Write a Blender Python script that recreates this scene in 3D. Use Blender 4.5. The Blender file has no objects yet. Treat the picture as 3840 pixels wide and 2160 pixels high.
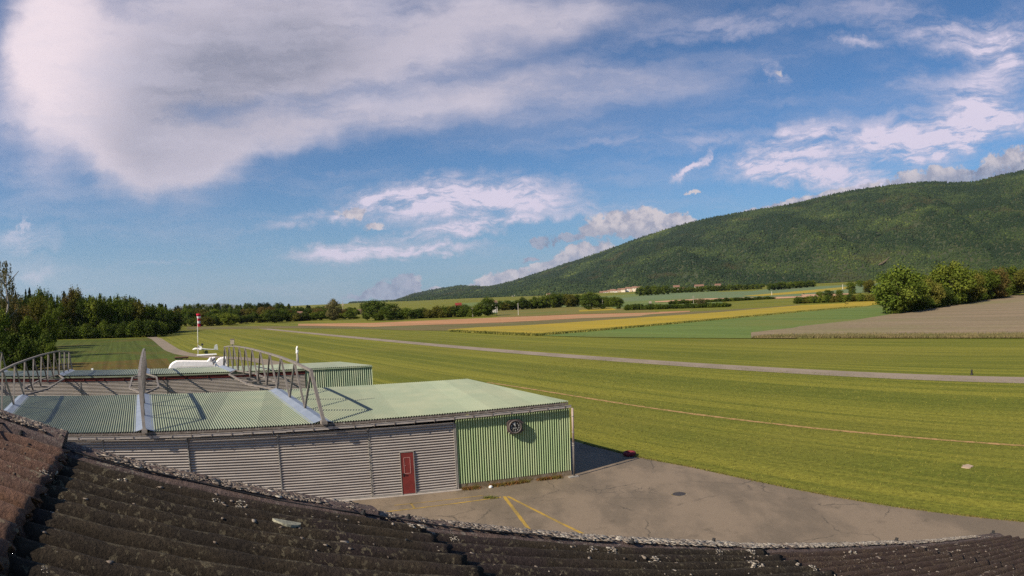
import bpy, math, random
import numpy as np
from mathutils import Vector, Matrix
random.seed(7); RNG = np.random.default_rng(7)
sc = bpy.context.scene
col = sc.collection
rad = math.radians

# ------------------------------------------------------------------ camera (wide-angle webcam lens with barrel distortion)
HC = 9.0
F0, K3, K5 = 2500.0, 0.0233251, -0.05724495          # r[px of 3840] = F0*(t + K3 t^3 + K5 t^5)
PITCH, ROLL = -0.01609229, 0.0384487
UPC = np.array([-math.sin(ROLL)*math.cos(PITCH), math.cos(ROLL)*math.cos(PITCH), math.sin(PITCH)]); UPC /= np.linalg.norm(UPC)
FW = np.array([0, 0, -1.0]) - UPC*(-UPC[2]); FW /= np.linalg.norm(FW)
RT = np.cross(FW, UPC)
M = np.array([RT, FW, UPC])
CAM = np.array([0, 0, HC])
_t = np.linspace(0, 0.98, 400); _r = F0*(_t + K3*_t**3 + K5*_t**5)
def ray(x, y):                                        # x, y in the 2576-wide picture
    x = x*3840/2576 - 1920; y = -(y*3840/2576 - 1080)
    r = math.hypot(x, y) + 1e-9; t = float(np.interp(r, _r, _t))
    return M @ np.array([math.sin(t)*x/r, math.sin(t)*y/r, -math.cos(t)])
cd = bpy.data.cameras.new('camera'); cam = bpy.data.objects.new('camera', cd); col.objects.link(cam)
cd.type = 'PANO'; cd.panorama_type = 'FISHEYE_LENS_POLYNOMIAL'; cd.sensor_width = 36; cd.sensor_height = 20.25
cd.fisheye_fov = rad(175); cd.clip_start = 0.05; cd.clip_end = 60000
_mm = _r*36/3840; A = np.stack([_mm, _mm**2, _mm**3, _mm**4], 1)[1:]
kk = np.linalg.lstsq(A, _t[1:], rcond=None)[0]
cd.fisheye_polynomial_k0 = 0
cd.fisheye_polynomial_k1, cd.fisheye_polynomial_k2, cd.fisheye_polynomial_k3, cd.fisheye_polynomial_k4 = [-float(k) for k in kk]
mw = np.eye(4); mw[:3, :3] = M; mw[:3, 3] = CAM
cam.matrix_world = Matrix(mw.tolist()); sc.camera = cam

# ------------------------------------------------------------------ light
SUN_AZ, SUN_EL = -127.4, 36.0
sv = Vector((math.sin(rad(SUN_AZ))*math.cos(rad(SUN_EL)), math.cos(rad(SUN_AZ))*math.cos(rad(SUN_EL)), math.sin(rad(SUN_EL))))
sl = bpy.data.lights.new('sun', 'SUN'); sl.energy = 4.9; sl.angle = rad(0.55); sl.color = (1.0, 0.88, 0.70)
so = bpy.data.objects.new('sun', sl); col.objects.link(so); so.rotation_euler = sv.to_track_quat('Z', 'Y').to_euler(); so.location = (-30, -30, 40)
sc.view_settings.view_transform = 'Standard'; sc.view_settings.look = 'None'; sc.view_settings.gamma = 1; sc.view_settings.use_curve_mapping = False
sc.view_settings.exposure = 0.45
try:
    sc.cycles.use_denoising = False; sc.cycles.max_bounces = 6; sc.cycles.transparent_max_bounces = 8
    sc.cycles.volume_bounces = 0; sc.cycles.volume_step_rate = 4
except Exception: pass

# ------------------------------------------------------------------ node helper
class NT:
    def __init__(s, tree): s.t = tree; s.n = tree.nodes; s.l = tree.links; s.x = 0
    def node(s, typ, **kw):
        n = s.n.new(typ); s.x += 40; n.location = (s.x, 0)
        for k, v in kw.items(): setattr(n, k, v)
        return n
    def put(s, sock, v):
        if isinstance(v, bpy.types.NodeSocket): s.l.new(v, sock)
        elif v is not None: sock.default_value = v
    def math(s, op, a, b=None, c=None, clamp=False):
        n = s.node('ShaderNodeMath', operation=op, use_clamp=clamp)
        for i, v in enumerate((a, b, c)):
            if v is not None: s.put(n.inputs[i], v)
        return n.outputs[0]
    def vmath(s, op, a, b=None, out=0, scale=None):
        n = s.node('ShaderNodeVectorMath', operation=op); s.put(n.inputs[0], a)
        if b is not None: s.put(n.inputs[1], b)
        if scale is not None: s.put(n.inputs['Scale'], scale)
        return n.outputs[out]
    def mix(s, f, a, b, mode='MIX'):
        n = s.node('ShaderNodeMix', data_type='RGBA', blend_type=mode); s.put(n.inputs[0], f)
        for i, v in ((6, a), (7, b)):
            if isinstance(v, (tuple, list)): v = (*v[:3], 1)
            s.put(n.inputs[i], v)
        return n.outputs[2]
    def ramp(s, f, lo, hi, a=0.0, b=1.0, smooth=True):
        n = s.node('ShaderNodeMapRange', interpolation_type='SMOOTHSTEP' if smooth else 'LINEAR')
        for i, v in enumerate((f, lo, hi, a, b)): s.put(n.inputs[i], v)
        return n.outputs[0]
    def noise(s, vec, scale, detail=3, rough=.5, out='Fac', dist=0):
        n = s.node('ShaderNodeTexNoise'); s.put(n.inputs['Vector'], vec); n.inputs['Scale'].default_value = scale
        n.inputs['Detail'].default_value = detail; n.inputs['Roughness'].default_value = rough; n.inputs['Distortion'].default_value = dist
        return n.outputs[out]
    def vor(s, vec, scale, feature='F1', out='Distance', rnd=1.0):
        n = s.node('ShaderNodeTexVoronoi', feature=feature); s.put(n.inputs['Vector'], vec); n.inputs['Scale'].default_value = scale
        n.inputs['Randomness'].default_value = rnd
        return n.outputs[out]
    def mapping(s, vec, loc=(0, 0, 0), rot=(0, 0, 0), scale=(1, 1, 1), typ='POINT'):
        n = s.node('ShaderNodeMapping', vector_type=typ); s.put(n.inputs[0], vec)
        n.inputs[1].default_value = loc; n.inputs[2].default_value = rot; n.inputs[3].default_value = scale
        return n.outputs[0]

# ------------------------------------------------------------------ sky
def azel(x, y):
    r = ray(x, y); return math.degrees(math.atan2(r[0], r[1])), math.degrees(math.asin(r[2]))
w = bpy.data.worlds.new('World'); sc.world = w; w.use_nodes = True; w.node_tree.nodes.clear()
W = NT(w.node_tree)
sky = W.node('ShaderNodeTexSky', sky_type='NISHITA', sun_disc=False, sun_elevation=rad(SUN_EL), sun_rotation=rad(SUN_AZ), altitude=600)
sky.air_density = 1.0; sky.dust_density = 0.6; sky.ozone_density = 1.6
tc = W.node('ShaderNodeTexCoord').outputs['Generated']
sep = W.node('ShaderNodeSeparateXYZ'); W.put(sep.inputs[0], tc)
az = W.math('DEGREES', W.math('ARCTAN2', sep.outputs[0], sep.outputs[1])); el = W.math('DEGREES', W.math('ARCSINE', sep.outputs[2]))
cmb = W.node('ShaderNodeCombineXYZ'); W.put(cmb.inputs[0], az); W.put(cmb.inputs[1], el)
P0 = cmb.outputs[0]
wn = W.noise(P0, 0.10, 4, .55, 'Color')
P1 = W.vmath('ADD', P0, W.vmath('MULTIPLY', W.vmath('SUBTRACT', wn, (.5, .5, .5)), (9, 6.5, 0)))
wn2 = W.noise(P0, 0.55, 5, .62, 'Color')
P1 = W.vmath('ADD', P1, W.vmath('MULTIPLY', W.vmath('SUBTRACT', wn2, (.5, .5, .5)), (3.2, 2.2, 0)))
PS = W.vmath('ADD', P0, W.vmath('MULTIPLY', W.vmath('SUBTRACT', wn, (.5, .5, .5)), (9, 6, 0)))
PS = W.vmath('ADD', PS, W.vmath('MULTIPLY', W.vmath('SUBTRACT', wn2, (.5, .5, .5)), (1.0, .7, 0)))
P2 = W.vmath('ADD', P0, W.vmath('MULTIPLY', W.vmath('SUBTRACT', wn2, (.5, .5, .5)), (3.0, 2.0, 0)))
def stroke(P, x, y, L, Wd, ang, wt, e0=1.25, e1=0.0):
    dx, dy = math.cos(rad(ang)), -math.sin(rad(ang))
    a0, b0 = azel(x, y); a1, b1 = azel(x+dx*10, y+dy*10)
    th = math.atan2(b1-b0, a1-a0)
    m = W.mapping(P, (a0, b0, 0), (0, 0, th), (L/29.3, Wd/29.3, 1), 'TEXTURE')
    return W.ramp(W.vmath('LENGTH', m, out=1), e0, e1, 0.0, wt)
def total(P, lst, **k):
    acc = None
    for it in lst:
        s_ = stroke(P, *it, **k); acc = s_ if acc is None else W.math('ADD', acc, s_)
    return acc
HIGH = [(105, 120, 290, 150, 85, 1.1), (430, 160, 470, 270, 0, 1.2), (760, 60, 620, 170, 6, 1.0), (330, 350, 260, 95, -33, 1.0),
        (420, 395, 190, 60, -4, .75), (620, 360, 300, 60, 17, .7), (1000, 285, 430, 60, 13, .75), (1450, 225, 420, 62, 8, .55),
        (1130, 110, 420, 80, 12, .85), (1450, 40, 420, 70, 8, .6), (1350, 320, 480, 60, 4, .34), (1750, 190, 380, 60, 6, .30), (1250, 190, 380, 60, 8, .4)]
THIN = [(2370, 85, 260, 55, -14, .62), (2505, 190, 230, 85, 62, .62), (2420, 255, 280, 55, -22, .38), (2490, 310, 190, 42, 22, .55),
        (2150, 100, 90, 16, -12, .45), (1975, 378, 160, 60, 24, 1.2), (2230, 362, 290, 72, 7, 1.3), (2130, 455, 300, 34, -7, 1.1),
        (2380, 350, 170, 40, 22, .6), (1755, 412, 60, 11, 38, .7), (1725, 432, 60, 10, 22, .6), (1130, 497, 290, 60, 5, 1.25), (870, 530, 240, 22, 12, .6),
        (1330, 510, 170, 45, 6, .8), (1160, 572, 240, 22, 8, 1.1), (870, 636, 190, 30, 4, 1.0), (1080, 627, 160, 20, 6, .9),
        (1950, 175, 45, 22, -55, .5), (60, 605, 110, 38, 8, .38), (60, 570, 34, 8, 55, .35), (85, 695, 70, 18, 10, .3), (425, 655, 90, 7, 5, .3),
        (1540, 530, 150, 26, -4, .55), (1900, 60, 420, 30, 8, .3), (1600, 350, 260, 18, 6, .2), (1800, 350, 150, 20, 10, .35)]
CUMU = [(893, 536, 50, 20, 0, .95), (935, 570, 40, 15, 10, .8), (1590, 563, 150, 42, 2, 1.3), (1480, 590, 40, 20, 0, .5), (1720, 566, 90, 28, -6, 1.1), (1330, 688, 170, 28, 12, 1.2),
        (1465, 640, 110, 32, 14, 1.2), (1045, 712, 34, 26, 12, .9),
        (1230, 714, 70, 20, 8, .95), (1115, 728, 60, 12, 4, .8), (2340, 450, 190, 34, 8, 1.1), (2545, 405, 90, 42, 10, 1.15), (2010, 507, 200, 19, 12, .9), (1745, 483, 28, 9, 0, .8),
        (1328, 652, 26, 6, 0, .8), (1960, 185, 28, 14, -30, .5)]
GREY = [(560, 190, 330, 180, 12, 1.0), (760, 120, 300, 130, 5, .5), (330, 350, 200, 55, -30, .25)]
GREYC = [(1365, 605, 60, 30, 0, 1), (1436, 597, 60, 26, 0, 1), (1000, 740, 110, 50, 0, .9), (1600, 592, 200, 20, -4, .8), (1450, 660, 140, 24, 14, .6), (2340, 470, 230, 40, 8, .8),
         (1350, 708, 200, 18, 10, .6), (2530, 430, 90, 40, 0, .5)]
PT = W.vmath('ADD', P0, W.vmath('MULTIPLY', W.vmath('SUBTRACT', wn2, (.5, .5, .5)), (4.5, 2.4, 0)))
fib = W.noise(W.mapping(P2, (0, 0, 0), (0, 0, rad(-12)), (0.06, 0.34, 1)), 1.0, 6, .62)
fine = W.noise(P2, 0.9, 6, .66)
wisp = W.noise(W.mapping(W.vmath('ADD', P0, W.vmath('MULTIPLY', W.vmath('SUBTRACT', wn, (.5, .5, .5)), (9, 5, 0))), (0, 0, 0), (0, 0, rad(-15)), (.13, .50, 1)), 1.0, 8, .70)
hi = total(PS, HIGH, e0=1.5); th_ = total(PT, THIN, e0=1.35)
hiA = W.math('MULTIPLY', hi, W.math('MULTIPLY', W.ramp(fib, .28, .62, .70, 1.1), W.ramp(wisp, .3, .68, .92, 1.06)), clamp=False)
hiA = W.ramp(hiA, .0, 1.35, 0, .95)
thA = W.math('MULTIPLY', th_, W.math('MULTIPLY', W.ramp(wisp, .36, .60, .18, 1.4), W.ramp(fib, .3, .62, .7, 1.25)))
thA = W.ramp(thA, .02, 1.12, 0, .93, False)
veil = W.ramp(fib, .44, .72, 0.0, .20)
aH = W.math('SUBTRACT', 1.0, W.math('MULTIPLY', W.math('SUBTRACT', 1.0, hiA), W.math('MULTIPLY', W.math('SUBTRACT', 1.0, thA), W.math('SUBTRACT', 1.0, veil))))
gr = W.math('MINIMUM', total(PS, GREY, e0=1.4), 1.0)
left = W.ramp(W.math('ADD', az, W.math('MULTIPLY', fib, 8)), -27, -39, 0, 1)
cHi = W.mix(gr, (.54, .50, .585), (.27, .275, .355))
cHi = W.mix(W.math('MULTIPLY', left, .85), cHi, (.90, .76, .80))
cHi = W.mix(W.ramp(fib, .42, .68, 0, .35), cHi, (.62, .58, .68))
cHi = W.mix(W.math('MULTIPLY', thA, .9, clamp=True), cHi, (.74, .66, .80))
DARKP = [(1365, 605, 42, 20, 0, 1.2), (1436, 597, 40, 18, 0, 1.2), (1008, 724, 70, 44, 14, 1.2), (925, 742, 80, 16, 4, .8), (1328, 652, 30, 7, 0, .9), (2480, 440, 170, 26, 8, .8)]
cu = total(P2, CUMU, e0=1.3); bill = W.noise(P0, 0.75, 7, .62)
cuA = W.ramp(W.math('MULTIPLY', cu, W.ramp(bill, .3, .62, .45, 1.3)), .28, .62, 0, .95)
grC = W.math('MINIMUM', total(P0, GREYC, e0=1.25), 1.0)
lit = W.ramp(W.noise(W.vmath('ADD', P0, (-.25, .25, 0)), 0.75, 7, .62), .36, .6)
cCu = W.mix(lit, (.33, .335, .43), (.64, .575, .60)); cCu = W.mix(W.math('MULTIPLY', grC, .85), cCu, (.25, .285, .40))
skyc = W.vmath('MULTIPLY', sky.outputs[0], (.040, .066, .090))
hz = W.ramp(el, 0, 12, .5, 0)
skyc = W.mix(hz, skyc, (.175, .31, .46))
c1 = W.mix(aH, skyc, cHi); c2 = W.mix(cuA, c1, cCu)
dp = W.ramp(W.math('MULTIPLY', total(P2, DARKP, e0=1.3), W.ramp(bill, .3, .62, .4, 1.4)), .25, .62, 0, .9); c2 = W.mix(dp, c2, W.mix(lit, (.20, .235, .35), (.34, .37, .48)))
bg = W.node('ShaderNodeBackground'); W.put(bg.inputs[0], c2); bg.inputs[1].default_value = .80
wo = W.node('ShaderNodeOutputWorld'); w.node_tree.links.new(bg.outputs[0], wo.inputs[0])
SKYMIX = (sky, bg)

# ------------------------------------------------------------------ materials
def new_mat(name, rough=.9):
    m = bpy.data.materials.new(name); m.use_nodes = True; t = NT(m.node_tree); b = m.node_tree.nodes['Principled BSDF']
    b.inputs['Roughness'].default_value = rough; b.inputs['Specular IOR Level'].default_value = .3
    return m, t, b
def mat(name, c, c2=None, scale=4.0, rough=.85, bump=0.0, bscale=None, detail=5, metal=0.0, lo=.35, hi=.65, stretch=(1, 1, 1), spots=None):
    m, t, b = new_mat(name, rough); co = t.node('ShaderNodeTexCoord').outputs['Object']
    if stretch != (1, 1, 1): co = t.mapping(co, scale=stretch)
    n = t.noise(co, scale, detail, .6)
    cc = t.mix(t.ramp(n, lo, hi), c, c2 or tuple(v*.8 for v in c))
    if spots:
        sc_, th, cs = spots
        cc = t.mix(t.ramp(t.noise(co, sc_, 4, .6), th, th+.05), cc, cs)
    t.put(b.inputs['Base Color'], cc); b.inputs['Metallic'].default_value = metal
    if bump:
        bp = t.node('ShaderNodeBump'); bp.inputs['Strength'].default_value = 1; bp.inputs['Distance'].default_value = bump
        t.put(bp.inputs['Height'], t.noise(co, bscale or scale*3, 5, .6)); t.put(b.inputs['Normal'], bp.outputs[0])
    return m

# ------------------------------------------------------------------ mesh helper
def setp(o, label=None, cat=None, group=None, kind=None):
    if label: o['label'] = label
    if cat: o['category'] = cat
    if group: o['group'] = group
    if kind: o['kind'] = kind
    return o
def empty(name, loc, label, cat, group=None, rz=0):
    o = bpy.data.objects.new(name, None); col.objects.link(o); o.location = tuple(loc); o.rotation_euler = (0, 0, rz); o.empty_display_size = .2
    return setp(o, label, cat, group)
def link(name, me, parent=None, local=False):
    o = bpy.data.objects.new(name, me); col.objects.link(o)
    if parent is not None:
        o.parent = parent
        if not local: o.matrix_parent_inverse = world(parent).inverted()
    return o
def world(o):
    m = Matrix.Translation(o.location) @ o.rotation_euler.to_matrix().to_4x4() @ Matrix.Diagonal((*o.scale, 1))
    return (world(o.parent) @ o.matrix_parent_inverse @ m) if o.parent else m
class MB:
    def __init__(s): s.v = []; s.f = []; s.sm = False
    def add(s, vs, fs):
        n = len(s.v); s.v += [tuple(map(float, v)) for v in vs]; s.f += [tuple(i+n for i in f) for f in fs]; return s
    def box(s, c, sx, sy, sz, ax=None, ay=None, az_=None):
        c = np.array(c, float); ax = np.array(ax if ax is not None else (1, 0, 0), float); ay = np.array(ay if ay is not None else (0, 1, 0), float); az_ = np.array(az_ if az_ is not None else (0, 0, 1), float)
        v = [c+ax*sx*i/2+ay*sy*j/2+az_*sz*k/2 for k in (-1, 1) for j in (-1, 1) for i in (-1, 1)]
        return s.add(v, [(0, 2, 3, 1), (4, 5, 7, 6), (0, 1, 5, 4), (2, 6, 7, 3), (0, 4, 6, 2), (1, 3, 7, 5)])
    def bar(s, p, q, wd, ht=None, up=(0, 0, 1)):
        p = np.array(p, float); q = np.array(q, float); d = q-p; L = np.linalg.norm(d); d /= L
        a = np.cross(d, up); 
        if np.linalg.norm(a) < 1e-3: a = np.cross(d, (1, 0, 0))
        a /= np.linalg.norm(a); b = np.cross(a, d)
        return s.box((p+q)/2, L, wd, ht or wd, d, a, b)
    def tube(s, p, q, r1, r2=None, n=10, cap=True):
        p = np.array(p, float); q = np.array(q, float); d = q-p; d /= np.linalg.norm(d); r2 = r1 if r2 is None else r2
        a = np.cross(d, (0, 0, 1)) if abs(d[2]) < .95 else np.cross(d, (1, 0, 0)); a /= np.linalg.norm(a); b = np.cross(d, a)
        vs = []
        for c, r in ((p, r1), (q, r2)):
            for i in range(n):
                t = 2*math.pi*i/n; vs.append(c+r*(a*math.cos(t)+b*math.sin(t)))
        fs = [(i, (i+1) % n, n+(i+1) % n, n+i) for i in range(n)]
        if cap: fs += [tuple(range(n))[::-1], tuple(range(n, 2*n))]
        return s.add(vs, fs)
    def rings(s, ringlist, closed=False, cap=True):
        n = len(ringlist[0]); vs = [v for r in ringlist for v in r]; fs = []
        for k in range(len(ringlist)-1):
            for i in range(n): fs.append((k*n+i, k*n+(i+1) % n, (k+1)*n+(i+1) % n, (k+1)*n+i))
        if cap: fs += [tuple(range(n))[::-1], tuple(range((len(ringlist)-1)*n, len(ringlist)*n))]
        return s.add(vs, fs)
    def quad(s, a, b, c, d): return s.add([a, b, c, d], [(0, 1, 2, 3)])
    def mesh(s, name, m, smooth=False):
        me = bpy.data.meshes.new(name); me.from_pydata(s.v, [], s.f); me.materials.append(m)
        if smooth: me.polygons.foreach_set('use_smooth', [True]*len(me.polygons))
        me.update(); return me
    def build(s, name, m, parent=None, smooth=False): return link(name, s.mesh(name, m, smooth), parent)
def np_mesh(name, v, f, m, smooth=False, colr=None):
    v = np.asarray(v, np.float32); f = np.asarray(f, np.int32); k = f.shape[1]
    me = bpy.data.meshes.new(name); me.vertices.add(len(v)); me.vertices.foreach_set('co', v.ravel())
    me.loops.add(f.size); me.loops.foreach_set('vertex_index', f.ravel()); me.polygons.add(len(f))
    me.polygons.foreach_set('loop_start', np.arange(0, f.size, k, dtype=np.int32)); me.polygons.foreach_set('loop_total', np.full(len(f), k, np.int32))
    if smooth: me.polygons.foreach_set('use_smooth', np.ones(len(f), bool))
    me.update(calc_edges=True); me.validate()
    if colr is not None:
        a = me.attributes.new('tone', 'FLOAT', 'POINT'); a.data.foreach_set('value', np.asarray(colr, np.float32))
    me.materials.append(m); return me
def grid_mesh(name, G, m, smooth=True):
    n, k = G.shape[:2]; idx = np.arange(n*k).reshape(n, k)
    f = np.stack([idx[:-1, :-1], idx[:-1, 1:], idx[1:, 1:], idx[1:, :-1]], -1).reshape(-1, 4)
    return np_mesh(name, G.reshape(-1, 3), f, m, smooth)

# ------------------------------------------------------------------ terrain
RA = rad(-33.5); TV = np.array([math.sin(RA), math.cos(RA)]); WV = np.array([math.cos(RA), -math.sin(RA)])   # along the runway, and to its right
def sst(x): x = np.clip(x, 0, 1); return x*x*(3-2*x)
def terr(x, y):
    w_ = x*WV[0]+y*WV[1]; a_ = x*TV[0]+y*TV[1]
    return 17*sst((w_-230)/1250) + 1.2*sst((w_-300)/200)*np.sin(a_/170.)*sst((a_+200)/400)
def tp(x, y, off=0.0):
    r = ray(x, y); d = 20.0
    for _ in range(400):
        p = CAM+r*d
        if p[2] <= terr(p[0], p[1])+off: break
        d *= 1.03
    lo, hi_ = d/1.03, d
    for _ in range(20):
        m_ = (lo+hi_)/2; p = CAM+r*m_
        if p[2] <= terr(p[0], p[1])+off: hi_ = m_
        else: lo = m_
    return CAM+r*hi_
def atD(x, y, D):
    r = ray(x, y); h = math.hypot(r[0], r[1]); return CAM+r*D/h
def struct(o): o['kind'] = 'structure'; return o

# ground material: short mown grass with mowing stripes along the runway
def grass_mat(name, cols, stripes=True, tall=0):
    m, t, b = new_mat(name, .95); b.inputs['Specular IOR Level'].default_value = .12
    co = t.node('ShaderNodeTexCoord').outputs['Object']
    ro = t.mapping(co, rot=(0, 0, -RA*-1 if False else 0)); al = t.mapping(co, rot=(0, 0, RA))      # x: across, y: along
    al = t.mapping(co, rot=(0, 0, rad(-33.5)))
    s_ = t.noise(t.mapping(al, scale=(.21, .004, 1)), 1.0, 6, .72); s2 = t.noise(t.mapping(al, scale=(.95, .012, 1)), 1.0, 4, .65)
    big = t.noise(co, .03, 4, .55); med = t.noise(co, .35, 6, .7); fi = t.noise(co, 3.2, 6, .8); fi2 = t.noise(co, 22.0, 3, .7)
    c = t.mix(t.ramp(s_, .40, .60), cols[0], cols[1])
    c = t.mix(t.ramp(s2, .49, .58, 0, .7), c, cols[2])
    c = t.mix(t.ramp(big, .42, .66, 0, .55), c, cols[3])
    c = t.mix(t.ramp(med, .5, .72, 0, .5), c, cols[1])
    v = t.math('MULTIPLY', t.ramp(fi, .25, .75, .45, 1.55, False), t.ramp(fi2, .2, .8, .6, 1.4, False))
    c = t.vmath('SCALE', c, scale=v)
    t.put(b.inputs['Base Color'], c)
    bp = t.node('ShaderNodeBump'); bp.inputs['Distance'].default_value = .06; t.put(bp.inputs['Height'], fi); t.put(b.inputs['Normal'], bp.outputs[0])
    return m
M_grass = grass_mat('mown_grass', [(.116, .130, .018), (.200, .192, .027), (.096, .112, .015), (.176, .160, .028)])
def field_mat(name, c1, c2, c3=None, along=True, ang=-33.5, fs=(.12, .01), big=.02):
    m, t, b = new_mat(name, .95); b.inputs['Specular IOR Level'].default_value = .1
    co = t.node('ShaderNodeTexCoord').outputs['Object']; al = t.mapping(co, rot=(0, 0, rad(ang)))
    c = t.mix(t.ramp(t.noise(t.mapping(al, scale=(fs[0], fs[1], 1)), 1, 5, .6), .35, .65), c1, c2)
    c = t.vmath('SCALE', c, scale=t.ramp(t.noise(t.mapping(al, scale=(1.1, .012, 1)), 1, 3, .6), .35, .65, .82, 1.16))
    if c3: c = t.mix(t.ramp(t.noise(co, big, 4, .6), .48, .66, 0, .8), c, c3)
    c = t.vmath('SCALE', c, scale=t.ramp(t.noise(co, 1.3, 5, .7), .2, .8, .72, 1.28, False))
    t.put(b.inputs['Base Color'], c); return m

Dg = np.concatenate([np.linspace(0.5, 60, 30), np.geomspace(64, 14000, 90)]); ag = np.radians(np.linspace(-180, 180, 361))
DD, AA = np.meshgrid(Dg, ag, indexing='ij'); X = DD*np.sin(AA); Y = DD*np.cos(AA)
struct(link('ground', grid_mesh('ground', np.stack([X, Y, terr(X, Y)], -1), M_grass)))

def poly_interp(P, n):
    P = np.array(P, float); d = np.r_[0, np.cumsum(np.hypot(*np.diff(P, axis=0).T))]; t = np.linspace(0, d[-1], n)
    return np.stack([np.interp(t, d, P[:, 0]), np.interp(t, d, P[:, 1])], 1)
def strip(name, top, bot, m, off, n=60, rows=8, nz=0.0):
    T_ = poly_interp(top, n); B_ = poly_interp(bot, n)
    G = np.zeros((rows+1, n, 3))
    for i in range(n):
        a = tp(*T_[i])[:2]; b = tp(*B_[i])[:2]
        for k in range(rows+1):
            p = a+(b-a)*k/rows; G[k, i] = (*p, terr(*p)+off)
    return struct(link(name, grid_mesh(name, G, m)))
def ZA(x, y): return (939.2+x*.2604, 670.8+y*.2604)
def ZB(x, y): return (1475.8+x*.2604, 644+y*.2604)
def ZC(x, y): return (2012.5+x*.2187, 603.7+y*.2187)

F_yel = field_mat('rapeseed_field', (.37, .265, .032), (.31, .24, .038), (.26, .225, .045))
F_grn = field_mat('young_cereal', (.105, .155, .04), (.13, .175, .045), (.15, .165, .045))
F_brn = field_mat('mauve_seedbed', (.245, .185, .12), (.215, .17, .105), (.20, .18, .085))
F_org = field_mat('dry_soil', (.44, .235, .12), (.36, .19, .10), (.36, .24, .13))
F_dul = field_mat('dull_meadow', (.14, .125, .055), (.17, .13, .06), (.12, .13, .04))
F_pal = field_mat('pale_meadow', (.14, .18, .05), (.12, .165, .06), (.17, .18, .055))
F_blu = field_mat('barley_field', (.12, .175, .085), (.14, .18, .09), (.16, .17, .08))
F_pin = field_mat('tilled_soil', (.50, .30, .18), (.43, .26, .16))
F_lf = field_mat('rough_meadow', (.060, .085, .016), (.078, .095, .018), (.10, .085, .022), fs=(.4, .2), big=.05)
F_rst = field_mat('rusty_sorrel', (.11, .075, .02), (.085, .08, .018), (.12, .07, .02), fs=(.5, .2))
# far to near, each a little above the sheet beneath it
strip('far_meadow', [(1150, 763), (1560, 742), (1900, 716), (2200, 697), (2330, 690)], [(1150, 792), (1560, 781), (1900, 762), (2200, 752), (2330, 745)], F_pal, .05, 80)
strip('barley_strip', [ZB(310, 412), ZB(700, 366), ZB(1000, 354), ZB(1600, 340), ZB(1850, 308), ZC(0, 545), ZC(870, 500), ZC(1100, 480)], [ZB(90, 492), ZB(660, 442), ZB(1100, 418), ZB(1800, 396), ZB(2130, 386), ZC(0, 640), ZC(870, 600), ZC(1100, 590)], F_blu, .12, 80)
strip('pale_strip', [ZB(200, 452), ZB(600, 428), ZB(1000, 412)], [ZB(60, 500), ZB(500, 470), ZB(760, 448)], F_pal, .16, 40, 4)
strip('thin_rape_strip', [ZB(1500, 388), ZB(2000, 345), ZB(2576, 292), ZC(540, 535)], [ZB(1700, 388), ZB(2100, 362), ZB(2576, 315), ZC(560, 560)], F_yel, .18, 40, 3)
strip('tilled_strip', [ZB(660, 440), ZB(1100, 413), ZB(1800, 398), ZB(2140, 388), ZC(0, 630), ZC(560, 615)], [ZB(660, 449), ZB(1100, 437), ZB(1800, 416), ZB(2140, 400), ZC(0, 662), ZC(560, 640)], F_pin, .2, 60, 3)
strip('hill_foot_soil', [ZB(1680, 262), ZB(2000, 236), ZC(0, 455), ZC(800, 434)], [ZB(1690, 282), ZB(2000, 256), ZC(0, 482), ZC(805, 458)], F_pin, .2, 60, 3)
strip('hill_foot_meadow', [ZB(1690, 283), ZB(2000, 257), ZC(0, 483), ZC(805, 459)], [ZB(1690, 300), ZB(2100, 280), ZC(0, 520), ZC(540, 510)], F_dul, .15, 50, 4)
strip('behind_meadow', [ZA(1200, 404), ZA(1700, 392), ZA(2200, 388), ZB(600, 520)], [ZA(1200, 490), ZA(2000, 458), ZA(2576, 448), ZB(700, 545)], field_mat('olive_meadow', (.16, .145, .04), (.185, .155, .045), (.12, .14, .035)), .12, 60)
strip('ochre_patch', [ZA(1980, 420), ZA(2300, 398)], [ZA(1990, 436), ZA(2350, 420)], F_yel, .16, 20, 2)
strip('dry_field', [(750, 815), ZA(0, 545), ZA(500, 522), ZA(1200, 490), ZA(2000, 460), ZA(2576, 448), ZB(600, 544), ZB(1000, 530)], [(750, 820), ZA(0, 582), ZA(500, 565), ZA(1200, 541), ZA(2000, 500), ZA(2576, 478), ZB(600, 566), ZB(1000, 540)], F_org, .08, 80, 5)
strip('dull_strip', [(470, 822), (750, 820), ZA(0, 582), ZA(500, 565), ZA(1200, 541), ZA(2000, 500), ZA(2576, 478), ZB(600, 566), ZB(1000, 540), ZB(1700, 500), ZB(2030, 470)], [(470, 829), (750, 826), ZA(0, 604), ZA(300, 615), ZA(740, 618), ZA(1300, 590), ZA(1900, 545), ZA(2576, 500), ZB(1000, 562), ZB(2000, 492), ZB(2100, 480)], F_dul, .05, 80, 5)
strip('rapeseed_field', [ZA(720, 608), ZA(1000, 588), ZA(1600, 560), ZA(2576, 494), ZB(1300, 543), ZB(2000, 482), ZB(2576, 452), ZC(500, 715), ZC(1110, 684)], [ZA(760, 625), ZA(1300, 652), ZA(1600, 662), ZA(2110, 622), ZA(2576, 582), ZB(1150, 628), ZB(2000, 548), ZC(0, 828), ZC(750, 766), ZC(1110, 704)], F_yel, .1, 100, 6)
strip('green_field', [ZA(1600, 664), ZA(2110, 624), ZA(2576, 584), ZB(1150, 630), ZB(2000, 550), ZC(0, 830), ZC(750, 768), ZC(1110, 706), ZC(1140, 706)], [ZA(1640, 668), ZA(2110, 682), ZA(2576, 690), ZB(1600, 800), ZC(0, 1095), ZC(300, 980), ZC(600, 945), ZC(1130, 852), ZC(1150, 850)], F_grn, .1, 100, 8)
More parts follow.
